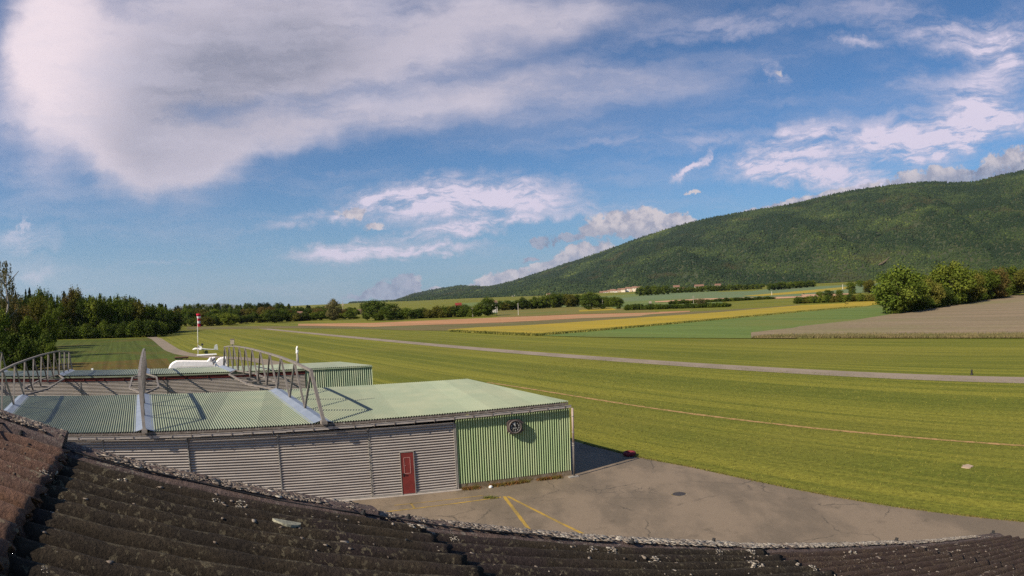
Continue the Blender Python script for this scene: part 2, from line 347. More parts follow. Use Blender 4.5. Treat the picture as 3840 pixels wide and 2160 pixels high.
strip('seedbed_field', [ZB(1590, 745), ZB(2000, 700), ZC(0, 1000), ZC(600, 932), ZC(1130, 845), ZC(1800, 738), ZC(2350, 648), (2700, 735)], [ZB(1590, 800), ZB(2000, 802), ZC(0, 1132), ZC(600, 1134), ZC(1130, 1135), ZC(1800, 1135), ZC(2576, 1135), (2700, 853)], F_brn, .16, 100, 8)
strip('left_meadow', [(20, 870), (140, 856), (300, 852), (388, 850)], [(-60, 960), (150, 925), (300, 925), (430, 918)], F_lf, .03, 50, 8)
strip('sorrel_patch', [(100, 915), (200, 912), (300, 908), (420, 902)], [(60, 985), (200, 985), (330, 985), (470, 985)], F_rst, .05, 50, 8)
strip('left_tail_meadow', [(388, 850), (400, 858), (415, 872), (440, 888), (470, 897)], [(250, 880), (300, 900), (350, 915), (380, 918), (420, 925)], F_lf, .04, 30, 6)

# asphalt
def asphalt(name, base, alt, patch, cracks=True, sc_=1.0):
    m, t, b = new_mat(name, .9); co = t.node('ShaderNodeTexCoord').outputs['Object']
    c = t.mix(t.ramp(t.noise(t.mapping(co, rot=(0, 0, .4), scale=(1, .45, 1)), .28*sc_, 6, .65), .42, .60), base, alt)
    c = t.mix(t.ramp(t.noise(co, .8*sc_, 6, .7), .55, .75, 0, .8), c, patch)
    c = t.vmath('SCALE', c, scale=t.ramp(t.noise(co, 30*sc_, 4, .7), .2, .8, .72, 1.28, False))
    if cracks:
        wv = t.vmath('ADD', co, t.vmath('SCALE', t.noise(co, 1.2, 4, .6, 'Color'), scale=.9))
        wv = t.vmath('ADD', co, t.vmath('SCALE', t.noise(co, 2.2, 5, .7, 'Color'), scale=.5))
        d = t.vor(wv, .17, 'DISTANCE_TO_EDGE'); c = t.mix(t.math('MULTIPLY', t.ramp(d, .006, .0015), t.ramp(t.noise(co, .5, 3), .42, .6, 0, .75)), c, (.06, .052, .042))
        wv = t.vmath('ADD', co, t.vmath('SCALE', t.noise(co, 1.7, 4, .7, 'Color'), scale=.35))
        d = t.vor(wv, 1.5, 'DISTANCE_TO_EDGE'); c = t.mix(t.math('MULTIPLY', t.ramp(d, .035, .008, 0, .7), t.ramp(t.noise(co, .19, 2), .57, .68)), c, (.07, .06, .05))
    t.put(b.inputs['Base Color'], c)
    bp = t.node('ShaderNodeBump'); bp.inputs['Distance'].default_value = .01; t.put(bp.inputs['Height'], t.noise(co, 40, 3, .7)); t.put(b.inputs['Normal'], bp.outputs[0])
    return m
M_apron = asphalt('apron_asphalt', (.215, .165, .118), (.150, .118, .086), (.105, .083, .060))
M_track = asphalt('track_asphalt', (.27, .215, .165), (.225, .18, .135), (.30, .24, .18), False)
M_path = asphalt('gravel_track', (.24, .19, .14), (.20, .165, .12), (.28, .22, .16), False)
PE = [(1.0, 46.0), (3.41, 40.81), (6.44, 35.81), (9.0, 32.54), (10.82, 29.63), (13.51, 25.28), (15.43, 22.42), (18.06, 18.67), (26, 7), (34, -6), (50, -30)]
pe = poly_interp(PE, 160); pe[:, 0] += RNG.normal(0, .05, 160).cumsum()*.15
G = np.zeros((2, 160, 3)); G[0, :, :2] = pe; G[1, :, 0] = -60+0*pe[:, 0]; G[1, :, 1] = pe[:, 1]; G[..., 2] = .006
struct(link('apron', grid_mesh('apron', G, M_apron, False)))
def band(name, pts, wd, m, z):
    P = np.array(pts, float); d = np.gradient(P, axis=0); d /= np.linalg.norm(d, axis=1)[:, None]; n = np.stack([d[:, 1], -d[:, 0]], 1); wd = np.array(wd)[..., None] if np.ndim(wd) else wd
    G = np.zeros((2, len(P), 3)); G[0, :, :2] = P-n*wd/2; G[1, :, :2] = P+n*wd/2; G[..., 2] = z
    return struct(link(name, grid_mesh(name, G, m, False)))
def aw(a, w_): return TV*a+WV*w_
tr_a = np.linspace(-60, 330, 80)
band('track', [aw(a, 61.8+.7*math.sin(a/90)) for a in tr_a], 3.7, M_track, .012)
pp = [tp(x, y)[:2] for x, y in [(378, 847), (395, 853), (415, 868), (432, 880), (455, 888.5), (480, 893.5), (515, 897), (545, 899), (590, 901), (640, 905), (690, 915), (745, 935)]]
pp = poly_interp(pp, 60)
band('gravel_path', pp, 3.6, M_path, .045)
M_wear = mat('bare_earth', (.40, .235, .10), (.24, .17, .05), 2.0, .95, lo=.42, hi=.58)
wl = np.array([aw(a, 37.2+.25*math.sin(a/7)) for a in np.linspace(-30, 62, 200)])
band('wheel_rut', wl, .16+.34*np.clip(RNG.random(200), .5, 1.2)*np.linspace(.9, 1.2, 200), M_wear, .015)

# ------------------------------------------------------------------ hills with forest
RIDGE = [(850, 775), (985, 762), (1040, 742), (1100, 730), (1160, 721), (1230, 724), (1290, 710), (1350, 690), (1430, 664), (1520, 634), (1600, 604), (1700, 571), (1800, 547),
         (1900, 530), (2000, 514), (2080, 494), (2150, 480), (2250, 467), (2330, 459), (2400, 461), (2450, 459), (2500, 447), (2576, 430), (2700, 400), (2900, 380)]
RW = np.array([(azel(x, y)) for x, y in RIDGE]); AZ0, AZ1 = RW[0, 0], 62.0
def ridge_el(a): return np.interp(a, RW[:, 0], RW[:, 1])
def wz(a, w_): return w_/np.sin(np.radians(a+33.5))      # distance from the camera of the line at offset w
def hill(a, t):                                            # a: azimuth deg, t: 0 foot .. 1 ridge
    wb, wr_ = 1480., 3900.
    s = np.radians(np.maximum(a+33.5, 12)); D = (wb+(wr_-wb)*t)/np.sin(s); Dr = wr_/np.sin(s); Db = wb/np.sin(s)
    zr = HC+Dr*np.tan(np.radians(ridge_el(a)))
    x = D*np.sin(np.radians(a)); y = D*np.cos(np.radians(a)); zb = 17.
    k = np.clip(t, 0, 1)**1.12
    z = zb+(np.maximum(zr, zb+5)-zb)*k
    amp = (np.maximum(zr-zb, 0)*.045)*np.sin(np.pi*np.clip(t, 0, 1))
    z = z+amp*(.8*np.sin(a*.5+t*4.2)+.55*np.sin(a*1.1+t*9+1)+.28*np.sin(a*2.3+t*17)+.18*np.sin(a*4.1-t*21))
    return x, y, z
aa = np.linspace(AZ0, AZ1, 260); tt = np.linspace(0, 1, 90)
A2, T2 = np.meshgrid(aa, tt, indexing='xy'); X, Y, Z = hill(A2, T2)
Zb = Z.copy(); Xe, Ye, Ze = hill(aa, np.ones_like(aa))
back = np.stack([Xe*1.25, Ye*1.25, np.full_like(Ze, -20)], -1)[None]
G = np.concatenate([np.stack([X, Y, Z], -1), back])
def forest_mat(name, dark=(.016, .030, .015), mid=(.037, .056, .021), light=(.085, .108, .028), brown=(.070, .056, .026), big=.0022):
    m, t, b = new_mat(name, .95); b.inputs['Specular IOR Level'].default_value = .05
    co = t.node('ShaderNodeTexCoord').outputs['Object']; at = t.node('ShaderNodeAttribute', attribute_name='tone').outputs['Fac']
    cq = t.mapping(co, rot=(0, 0, .5), scale=(1, .45, 1.6)); n = t.noise(cq, big*1.3, 6, .66); n2 = t.noise(cq, big*1.8, 5, .6)
    v = t.math('ADD', t.math('MULTIPLY', t.math('SUBTRACT', n, .53), 3.4), t.math('MULTIPLY', at, .9))
    c = t.mix(t.ramp(v, .12, .52), dark, mid); c = t.mix(t.ramp(v, .62, 1.0), c, light)
    c = t.mix(t.math('MULTIPLY', t.ramp(n2, .56, .70), t.ramp(at, .3, .8, .55, .15)), c, brown)
    t.put(b.inputs['Base Color'], c); return m
M_for = forest_mat('hill_forest')
struct(link('hills', grid_mesh('hills', G, mat('hill_floor', (.035, .05, .018), (.05, .055, .022), .01, .95), True)))
PHI = (1+5**.5)/2
IV = np.array([(-1, PHI, 0), (1, PHI, 0), (-1, -PHI, 0), (1, -PHI, 0), (0, -1, PHI), (0, 1, PHI), (0, -1, -PHI), (0, 1, -PHI), (PHI, 0, -1), (PHI, 0, 1), (-PHI, 0, -1), (-PHI, 0, 1)])/math.hypot(1, PHI)
IF = np.array([(0, 11, 5), (0, 5, 1), (0, 1, 7), (0, 7, 10), (0, 10, 11), (1, 5, 9), (5, 11, 4), (11, 10, 2), (10, 7, 6), (7, 1, 8), (3, 9, 4), (3, 4, 2), (3, 2, 6), (3, 6, 8), (3, 8, 9), (4, 9, 5), (2, 4, 11), (6, 2, 10), (8, 6, 7), (9, 8, 1)])
def blobs(pos, rx, rz, tone, jit=.28):
    n = len(pos); ang = RNG.random(n)*6.28; c, s = np.cos(ang), np.sin(ang)
    V = IV[None]*(1+RNG.normal(0, jit, (n, 12, 1)))
    V = np.stack([V[..., 0]*c[:, None]-V[..., 1]*s[:, None], V[..., 0]*s[:, None]+V[..., 1]*c[:, None], V[..., 2]], -1)
    V = V*np.stack([rx, rx, rz], -1)[:, None]+pos[:, None]
    return V.reshape(-1, 3), (IF[None]+12*np.arange(n)[:, None, None]).reshape(-1, 3), np.repeat(tone, 12)
n = 95000
a_ = RNG.uniform(AZ0+1, 52, n); t_ = RNG.random(n)**1.0
x, y, z = hill(a_, t_); D = np.hypot(x, y)
R_ = D*.00135*RNG.uniform(.55, 1.8, n); conif = RNG.random(n) < .18
V, F, C = blobs(np.stack([x, y, z+R_*.2], -1), R_*np.where(conif, .7, 1), R_*np.where(conif, 1.35, .9), np.clip(RNG.normal(.45, .17, n), 0, 1)*np.where(conif, .6, 1), .17)
setp(link('forest_canopy', np_mesh('forest_canopy', V, F, M_for, False, C)), 'mixed forest of countless green crowns covering the whole mountainside', 'forest', kind='stuff')
# ridge-top firs, the skyline
n = 900; a_ = RNG.uniform(AZ0+8, 48, n); x, y, z = hill(a_, np.ones(n)*.998); D = np.hypot(x, y); R_ = D*.0008*RNG.uniform(.4, 1.5, n)
V, F, C = blobs(np.stack([x, y, z+R_*1.0], -1), R_*.7, R_*2.0, np.full(n, .12))
setp(link('ridge_firs', np_mesh('ridge_firs', V, F, M_for, False, C)), 'thin line of dark firs along the crest of the mountain', 'forest', kind='stuff')

# ------------------------------------------------------------------ hangars
AW = rad(71.55); U2 = -np.array([math.sin(AW), math.cos(AW)]); V2 = np.array([math.sin(rad(-31.4)), math.cos(rad(-31.4))]); N2 = np.array([-math.cos(AW), math.sin(AW)])
O2 = np.array([2.63, 32.38])
def H(u, v, z, off=0.0):
    p = O2+U2*u+V2*v+N2*off; return np.array([p[0], p[1], z])
U3, V3, N3, Z3_ = np.array([*U2, 0]), np.array([*V2, 0]), np.array([*N2, 0]), np.array([0, 0, 1.])
def corr(name, p0, eu, lu, ev, lv, en, pitch, amp, m, parent, seg=8, rows=1, hfun=None, trap=False):
    n = max(2, int(lu/pitch*seg)); us = np.linspace(0, lu, n+1); ph = us/pitch*2*math.pi; wv = np.cos(ph)
    if trap: wv = np.clip(wv*1.9+.15, -1, 1)
    G = np.zeros((rows+1, n+1, 3))
    for k in range(rows+1):
        G[k] = np.array(p0)+np.array(eu)*us[:, None]+np.array(ev)*lv*k/rows+np.array(en)*(wv*amp)[:, None]
        if hfun is not None: G[k, :, 2] += hfun(us, k/rows)
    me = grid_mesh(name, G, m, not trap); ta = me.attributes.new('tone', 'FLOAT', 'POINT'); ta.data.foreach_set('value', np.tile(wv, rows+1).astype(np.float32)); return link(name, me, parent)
def sheet_mat(name, c, c2, streak=(1, 1, 1), rough=.55, rust=None, valley_shade=(.56, .52, .47), laps=None):
    m, t, b = new_mat(name, rough); co = t.node('ShaderNodeTexCoord').outputs['Object']; cs = t.mapping(co, scale=streak)
    cc = t.mix(t.ramp(t.noise(cs, 1.0, 5, .6), .35, .68), c, c2)
    cc = t.mix(t.ramp(t.noise(co, 6, 5, .7), .58, .8, 0, .35), cc, tuple(v*.6 for v in c))
    if laps:
        dl = t.math('FLOOR', t.math('DIVIDE', t.vmath('DOT_PRODUCT', co, (float(laps[0]), float(laps[1]), 0), out=1), 1.1)); wn_ = t.node('ShaderNodeTexWhiteNoise', noise_dimensions='1D'); t.put(wn_.inputs['W'], dl); cc = t.vmath('SCALE', cc, scale=t.ramp(wn_.outputs['Value'], 0, 1, .84, 1.10, False))
    if rust: cc = t.mix(t.ramp(t.noise(co, 2.3, 6, .75), .66, .72, 0, .8), cc, rust)
    tn = t.node('ShaderNodeAttribute', attribute_name='tone').outputs['Fac']; cc = t.vmath('MULTIPLY', cc, t.mix(t.ramp(tn, -.95, .25), valley_shade, (1, 1, 1)))  # rib shading painted into the colour: valleys darkened by wave height
    t.put(b.inputs['Base Color'], cc); b.inputs['Specular IOR Level'].default_value = .35; return m
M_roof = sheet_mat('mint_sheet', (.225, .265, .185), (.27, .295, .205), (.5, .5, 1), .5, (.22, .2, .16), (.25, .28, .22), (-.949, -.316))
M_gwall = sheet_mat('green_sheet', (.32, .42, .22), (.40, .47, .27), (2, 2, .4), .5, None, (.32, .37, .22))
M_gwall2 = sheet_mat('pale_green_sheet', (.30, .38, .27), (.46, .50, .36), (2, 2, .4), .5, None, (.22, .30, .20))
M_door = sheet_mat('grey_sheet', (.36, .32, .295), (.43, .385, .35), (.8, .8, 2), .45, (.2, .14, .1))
M_trim = mat('weathered_fascia', (.15, .12, .10), (.22, .185, .16), 6, .9, .004, 30, spots=(9, .6, (.36, .34, .29)))
M_gut = mat('gutter_zinc', (.44, .39, .35), (.36, .32, .29), 3, .6)
M_steel = mat('truss_steel', (.225, .20, .18), (.165, .145, .13), 3, .7, spots=(7, .66, (.16, .1, .07)))
M_cap = mat('ridge_zinc', (.25, .29, .36), (.20, .24, .31), 1.5, .42)
M_frame = mat('door_frame_metal', (.30, .28, .25), (.24, .22, .2), 5, .6)
M_red = mat('red_paint', (.21, .035, .030), (.165, .03, .026), 3, .5, spots=(10, .7, (.2, .06, .05)))
M_maroon = mat('maroon_beam', (.13, .022, .020), (.09, .018, .016), 3, .6)
M_conc = mat('plinth_concrete', (.26, .21, .16), (.16, .12, .07), 3, .95, .01, spots=(5, .55, (.13, .10, .04)))
M_dark = mat('black_rubber', (.018, .018, .02), (.03, .028, .028), 6, .7)
M_white = mat('white_gelcoat', (.88, .86, .83), (.82, .8, .77), 2, .4)
M_beige = mat('beige_enamel', (.55, .46, .34), (.45, .38, .28), 4, .6)
M_pinkpipe = mat('beige_pipe', (.38, .29, .25), (.30, .23, .2), 3, .6)
M_dpipe = mat('dark_pipe', (.14, .12, .11), (.10, .09, .08), 3, .7)
def hz(us): return 3.80-.0078*us
h1 = empty('hangar', H(0, 0, 0), 'long low hangar with mint green roof, grey sliding wall and a red door', 'hangar')
LU = 43.0
corr('roof', H(0, 0, 0.03, .22), U3, LU, V3, 10.78, Z3_,   .122, .028, M_roof, h1, 8, 6, lambda us, k: hz(us)*(1-k)+4.03*k)
fa = MB()
for i in range(22):
    a, b_ = LU*i/22, LU*(i+1)/22
    fa.box(H((a+b_)/2, 0, (hz(a)+hz(b_))/2-.065, .265), LU/22+.0, .05, .11, U3, N3)
fo_ = fa.build('fascia', M_trim, h1)
gt = MB()
for i in range(22):
    a, b_ = LU*i/22-.1, LU*(i+1)/22-.1; z_ = (hz(a)+hz(b_))/2-.26
    gt.box(H((a+b_)/2, 0, z_+.055, 0.110), LU/22, .012, .12, U3, N3)
    gt.box(H((a+b_)/2, 0, z_, 0.170), LU/22, .13, .012, U3, N3)
    gt.box(H((a+b_)/2, 0, z_+.05, 0.230), LU/22, .012, .12, U3, N3)
    gt.box(H((a+b_)/2, 0, z_+.122, 0.098), LU/22, .03, .018, U3, N3)
gto = gt.build('gutter', M_gut, h1)
for i in range(30):
    u_ = .25+i*.93; q = MB(); z_ = hz(u_)-.26
    q.box(H(u_, 0, z_+.045, .09), .035, .02, .16, U3, N3); q.box(H(u_, 0, z_-.02, .17), .03, .18, .02, U3, N3)
    q.build('gutter_bracket', M_trim, gto)
# green end wall, plinth, grey sliding doors
corr('green_wall', H(-.08, 0, .27, .37), U3, 5.80, Z3_, 3.2, -N3,   .122, .034, M_gwall, h1, 8, 1, None, False)
MB().box(H(2.8, 0, .13, .43), 5.86, .14, .30, U3, N3).build('plinth', M_conc, h1)
MB().box(H(5.735, 0, 1.6, .36), .05, .10, 3.25, U3, N3).build('corner_post', M_frame, h1)
def door_panel(u0, u1, off, z0, z1, parent, frame=True, name='sliding_door', org=0.0):
    n = int((z1-z0)/.125*8); zs = np.linspace(z0, z1, n+1); wv = np.clip(np.cos(zs/.125*2*math.pi)*1.15, -1, 1)*.030
    G = np.zeros((2, n+1, 3)); 
    for j, u_ in enumerate((u0, u1)):
        base = H(u_, org, 0, off); G[j] = base; G[j, :, 2] = zs; G[j] += -N3*wv[:, None]
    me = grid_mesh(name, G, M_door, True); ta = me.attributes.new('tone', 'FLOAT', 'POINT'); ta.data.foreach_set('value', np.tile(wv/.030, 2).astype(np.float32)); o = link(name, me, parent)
    if frame:
        f = MB(); f.box(H(u0+.02, org, (z0+z1)/2, off-.03), .05, .05, z1-z0, U3, N3); f.box(H(u1-.02, org, (z0+z1)/2, off-.012), .03, .03, z1-z0, U3, N3)
        f.box(H((u0+u1)/2, org, z0+.03, off-.03), u1-u0, .05, .07, U3, N3)
        f.build('door_frame', M_frame, o)
    return o
p3 = door_panel(5.78, 9.81, .37, .03, 3.32, h1)
for a, b_, of in ((9.83, 13.98, .42), (13.99, 18.15, .425), (18.17, 22.3, .37), (22.32, 26.45, .375), (26.47, 34.7, .42), (34.72, 42.9, .37)): door_panel(a, b_, of, .03, 3.32, h1)
MB().box(H(24, 0, .012, .28), 37, .22, .03, U3, N3).build('door_track', M_gut, h1)
for uu in (9.87, 18.2):
    for k in range(9): MB().box(H(uu, 0, .3+.36*k, .33), .04, .05, .03, U3, N3).build('hinge_bolt', M_dark, h1)
rd = MB().box(H(8.115, 0, 1.07, .325), .60, .03, 2.0, U3, N3).build('red_door', M_red, h1)
f = MB(); f.box(H(7.795, 0, 1.07, .33), .035, .07, 2.05, U3, N3); f.box(H(8.435, 0, 1.07, .33), .03, .07, 2.05, U3, N3); f.box(H(8.115, 0, 2.09, .33), .67, .07, .035, U3, N3); f.build('door_frame', M_frame, rd)
M_pink = mat('chalky_outline', (.50, .26, .23), (.40, .2, .18), 20, .8)
f = MB(); wu0, wu1, wz0, wz1 = 7.98, 8.27, 1.06, 1.82
for a, b_, c_, d_ in ((wu0, wu0, wz0, wz1), (wu1, wu1, wz0, wz1)): f.box(H(a, 0, (c_+d_)/2, .306), .022, .014, d_-c_, U3, N3)
for z_ in (wz0, wz1): f.box(H((wu0+wu1)/2, 0, z_, .306), wu1-wu0, .013, .022, U3, N3)
f.box(H(wu1-.05, 0, 1.44, .306), .08, .013, .015, U3, N3); f.build('window_frame', M_pink, rd)
f = MB(); f.box(H(8.33, 0, 1.0, .30), .05, .02, .16, U3, N3); f.box(H(8.28, 0, 1.04, .27), .12, .025, .025, U3, N3); f.build('door_handle', M_dark, rd)
# side wall, back wall (plain)
corr('side_wall', H(.02, .38, .02), V3, 10.4, Z3_, 3.68, np.array([-V2[1], V2[0], 0]), .122, .018, M_gwall, h1, 8)
MB().box(H(21.5, 10.75, 1.98), 42.5, .06, 3.9, U3, N3).build('back_wall', M_door, h1)
MB().tube(H(-.12, 0, 3.52, .02), H(-.12, 0, 1.72, .02), .055, n=14).build('upper_downpipe', M_pinkpipe, h1, True)
MB().tube(H(-.12, 0, 1.72, .02), H(-.12, 0, .0, .02), .05, n=14).build('lower_downpipe', M_dpipe, h1, True)
for z_ in (3.1, 2.3, 1.74, 1.62):
    f = MB(); f.tube(H(-.12, 0, z_+.02, .02), H(-.12, 0, z_-.02, .02), .066, n=14); f.box(H(-.12, 0, z_, .09), .03, .12, .03, U3, N3); f.build('pipe_clamp', M_frame, h1)
MB().box(H(-.05, 0, .03, -.05), .5, .25, .05, U3, N3).build('pipe_footing', M_frame, h1)

# round instrument dial on the green wall
CL = H(2.84, 0, 2.86, .185); xr = -U3; yr = Z3_; nr = -N3
dial = empty('altimeter_dial', CL, 'black round aircraft instrument dial hung on the green wall of the near hangar', 'clock')
M_case = mat('dial_case', (.085, .062, .058), (.055, .045, .045), 5, .6); M_bez = mat('dial_bezel', (.13, .105, .095), (.09, .075, .07), 6, .4); M_face = mat('dial_face', (.012, .012, .014), (.016, .016, .018), 5, .5); M_num = mat('dial_paint', (.50, .50, .46), (.42, .42, .38), 8, .6)
def L3(x, y, z): return CL+xr*x+yr*y+nr*z
c_, s_ = .36, .335; cut = .11
prof = [(-c_+cut, s_), (c_-cut, s_), (c_, s_-cut), (c_, -s_+cut), (c_-cut, -s_), (-c_+cut, -s_), (-c_, -s_+cut), (-c_, s_-cut)]
MB().rings([[L3(x, y, z) for x, y in prof] for z in (-.13, .06)]).build('case', M_case, dial)
rr = lambda r, z, n=48: [L3(r*math.cos(t*2*math.pi/n), r*math.sin(t*2*math.pi/n), z) for t in range(n)]
b_ = MB(); b_.rings([rr(.335, .06), rr(.335, .10), rr(.315, .125), rr(.285, .125), rr(.275, .085)], cap=False); b_.build('bezel', M_bez, dial, True)
MB().rings([rr(.29, .062), rr(.29, .07)]).build('face', M_face, dial)
def text_mesh(s, size, m, name, frame, parent, ex=.003):
    cu = bpy.data.curves.new(name, 'FONT'); cu.body = s; cu.size = size; cu.align_x = 'CENTER'; cu.align_y = 'CENTER'; cu.extrude = ex; cu.offset = .004*size/.1
    o = bpy.data.objects.new(name, cu); col.objects.link(o); dg = bpy.context.evaluated_depsgraph_get(); me = bpy.data.meshes.new_from_object(o.evaluated_get(dg)); bpy.data.objects.remove(o); 
    me.name = name; me.materials.clear(); me.materials.append(m); me.transform(frame); return link(name, me, parent)
def fr(org, ex, ey): 
    ez = np.cross(ex, ey); m_ = np.eye(4); m_[:3, 0] = ex; m_[:3, 1] = ey; m_[:3, 2] = ez; m_[:3, 3] = org; return Matrix(m_.tolist())
for k in range(10):
    t = math.pi/2-k*2*math.pi/10; text_mesh(str(k), .105, M_num, 'numeral', fr(L3(.19*math.cos(t), .19*math.sin(t), .075), xr, yr), dial)
for k in range(50):
    b_ = MB(); t = k*2*math.pi/50; r0 = .25 if k % 5 == 0 else .263; d = xr*math.cos(t)+yr*math.sin(t); b_.bar(CL+d*r0+nr*.073, CL+d*.277+nr*.073, .009, .004, nr); b_.build('scale_mark', M_num, dial)
def hand(pts): 
    return MB().rings([[L3(x, y, z) for x, y in pts] for z in (.082, .088)])
hand([(-.015, .03), (.02, .02), (.0, .14), (-.045, .235), (-.10, .15)]).build('short_hand', M_num, dial)
hand([(-.12, -.045), (-.12, -.075), (.06, -.075), (.1, -.06), (.06, -.045)]).build('long_hand', M_num, dial)
b_ = MB(); b_.tube(L3(.40, .17, -.05), L3(.40, .17, .06), .035, n=12); b_.build('knob', M_bez, dial)
b_ = MB(); b_.tube(L3(.40, -.22, -.05), L3(.40, -.22, .06), .035, n=12); b_.build('knob', M_bez, dial)
b_ = MB(); b_.box(L3(-.30, -.27, .066), .05, .04, .02, xr, yr, nr); b_.build('plate', M_num, dial)

# far hangar
h2 = empty('hangar', H(0, 29.5, 0), 'far parallel hangar behind the trusses, with maroon beam above its grey doors', 'hangar')
zfar = lambda us, k: 3.58+.0016*us+(3.20-3.58)*k
corr('roof', H(-.2, 29.5, 0, .16), U3, 43.0, V3, 10.33, Z3_, .18, .03, M_roof, h2, 6, 2, zfar)
corr('green_wall', H(-.2, 29.5, .2, .30), U3, 5.9, Z3_, 3.28, -N3, .19, .040, M_gwall2, h2, 8)
MB().box(H(2.7, 29.5, 3.50, .20), 5.9, .04, .10, U3, N3).build('fascia', M_gwall2, h2)
MB().box(H(24.3, 29.5, 3.47, .19), 37.1, .05, .12, U3, N3).build('fascia', M_roof, h2)
bm = MB(); bm.box(H(24.3, 29.5, 3.26, .29), 37.1, .06, .28, U3, N3); bm.box(H(24.3, 29.5, 3.36, .24), 37.1, .08, .05, U3, N3); bmo = bm.build('door_beam', M_maroon, h2)
for k in range(19): MB().box(H(6.6+k*1.95, 29.5, 3.26, .24), .09, .08, .28, U3, N3).build('beam_bracket', M_maroon, bmo)
for a, b_ in ((5.78, 9.8), (9.83, 18.15), (18.17, 26.45), (26.47, 34.7), (34.72, 42.8)): door_panel(a, b_, .33, .05, 3.08, h2, True, 'sliding_door', 29.5)
MB().box(H(21.3, 39.8, 1.55), 42.6, .06, 3.1, U3, N3).build('back_wall', M_gwall2, h2)
MB().box(H(-.1, 34.8, 1.55), .06, 9.9, 3.1, U3, V3).build('side_wall', M_gwall2, h2)
lampb = empty('roof_lamp', H(26.0, 39.7, 3.2), 'tiny white box lamp on the back edge of the far hangar roof', 'lamp')
MB().box(H(26.0, 39.7, 3.36), .22, .16, .18, U3, N3).build('housing', M_white, lampb); MB().tube(H(26.0, 39.7, 3.15), H(26.0, 39.7, 3.3), .02).build('stem', M_frame, lampb)

# trusses standing over both roofs
TOPV = [(1.6, 6.0), (5.2, 6.13), (8.9, 6.17), (12.5, 6.15), (16.1, 6.11), (19.8, 6.06), (23.4, 5.98), (27.0, 5.88), (30.7, 5.75), (34.3, 5.56), (38.1, 5.30)]
TRS = [(11.84, 'rightmost roof truss, beside the mint roof end with an ornament on top'), (20.10, 'roof truss seen edge-on in the middle of the hangar roofs'), (28.55, 'left roof truss curving away towards the dark wood'), (36.9, 'roof truss mostly cut off by the left edge of the picture')]
def uk(u, v): return u+.06-.20*v/40
def zb_(u, v):
    if v <= 11: return hz(u)*(1-v/11)+4.03*v/11+.14
    if v >= 29.5: return float(zfar(u, (v-29.5)/10.5))+.14
    return 4.12-.42*(v-11)/18.5
for ti, (u, lab) in enumerate(TRS):
    tr = empty('roof_truss', H(u, 0, hz(u)), lab, 'truss', 'trusses spanning the two hangar roofs')
    c = MB()
    for (va, za), (vb, zb2) in zip(TOPV[:-1], TOPV[1:]): c.bar(H(uk(u, va), va, za), H(uk(u, vb), vb, zb2), .15, .10)
    c.build('top_chord', M_steel, tr)
    MB().bar(H(u, 0.05, zb_(u, 0)), H(uk(u, 1.6), 1.62, 6.0), .15, .11).build('end_post', M_steel, tr)
    MB().bar(H(uk(u, 38), 38.1, 5.30), H(uk(u, 40), 39.9, 3.35), .15, .11).build('end_post', M_steel, tr)
    for k in range(11):
        vb = 3.62*k; vt, zt = TOPV[k]
        if k > 0: MB().bar(H(uk(u, vb)-.06, vb, zb_(u, vb)), H(uk(u, vt), vt, zt), .10, .075).build('diagonal', M_steel, tr)
        vb2 = 3.62*(k+1)
        MB().bar(H(uk(u, vt), vt, zt), H(uk(u, vb2)-.06, min(vb2, 39.8), zb_(u, min(vb2, 39.8))), .10, .075).build('diagonal', M_steel, tr)
    for va, vb in ((.25, 10.95), (29.55, 39.8)):
        m_ = MB(); n_ = 2
        for sgn in (-1, 1):
            A_ = [H(u, va, zb_(u, va)+.02), H(u, vb, zb_(u, vb)+.02), H(u+.52*sgn, vb, zb_(u, vb)-.13), H(u+.52*sgn, va, zb_(u, va)-.13)]
            B_ = [p-Z3_*.012 for p in A_]
            m_.add(A_+B_, [(0, 1, 2, 3), (7, 6, 5, 4), (0, 3, 7, 4), (1, 0, 4, 5), (2, 1, 5, 6), (3, 2, 6, 7)])
        m_.build('ridge_cap', M_cap, tr)
    hx = [(u, 11.2), (u-1.05, 15.6), (u-1.05, 25.6), (u, 29.6), (u+1.05, 25.6), (u+1.05, 15.6)]
    fm = MB()
    for i in range(6):
        a, b_ = hx[i], hx[(i+1) % 6]; fm.bar(H(*a, zb_(u, a[1])-.04), H(*b_, zb_(u, b_[1])-.04), .13, .10)
    fm.build('lower_frame', M_steel, tr)
    for v_ in (14.48, 18.1, 21.72, 25.34): 
        hwd = 1.0 if v_ > 15 else .75
        MB().bar(H(u-hwd, v_, zb_(u, v_)-.06), H(u+hwd, v_, zb_(u, v_)-.06), .10, .07).build('cross_bar', M_steel, tr)
    MB().box(H(u, .05, zb_(u, 0)-.05), .26, .3, .16, U3, V3).build('foot_plate', M_steel, tr)
sx = empty('siren_box', H(11.84, 30.7, 5.8), 'beige box on the far top corner of the rightmost truss', 'box')
MB().box(H(11.84, 30.7, 6.13), .34, .34, .46, U3, N3).build('housing', M_beige, sx); MB().box(H(11.84, 30.7, 6.375), .38, .38, .03, U3, N3).build('lid', M_conc, sx); MB().tube(H(11.84, 30.7, 5.78), H(11.84, 30.7, 5.92), .05).build('stem', M_steel, sx)
owl = empty('post_ornament', H(11.84, 4.6, 6.15), 'pale carved post with a white bird-like top on the rightmost truss', 'ornament')
MB().rings([[H(11.84, 4.6, z_)+r*(U3*math.cos(t)+V3*math.sin(t)) for t in np.linspace(0, 2*math.pi, 12, endpoint=False)] for z_, r in ((6.12, .075), (6.40, .07), (6.42, .055), (6.62, .05))]).build('post', M_frame, owl, True)
rs = np.random.default_rng(3)
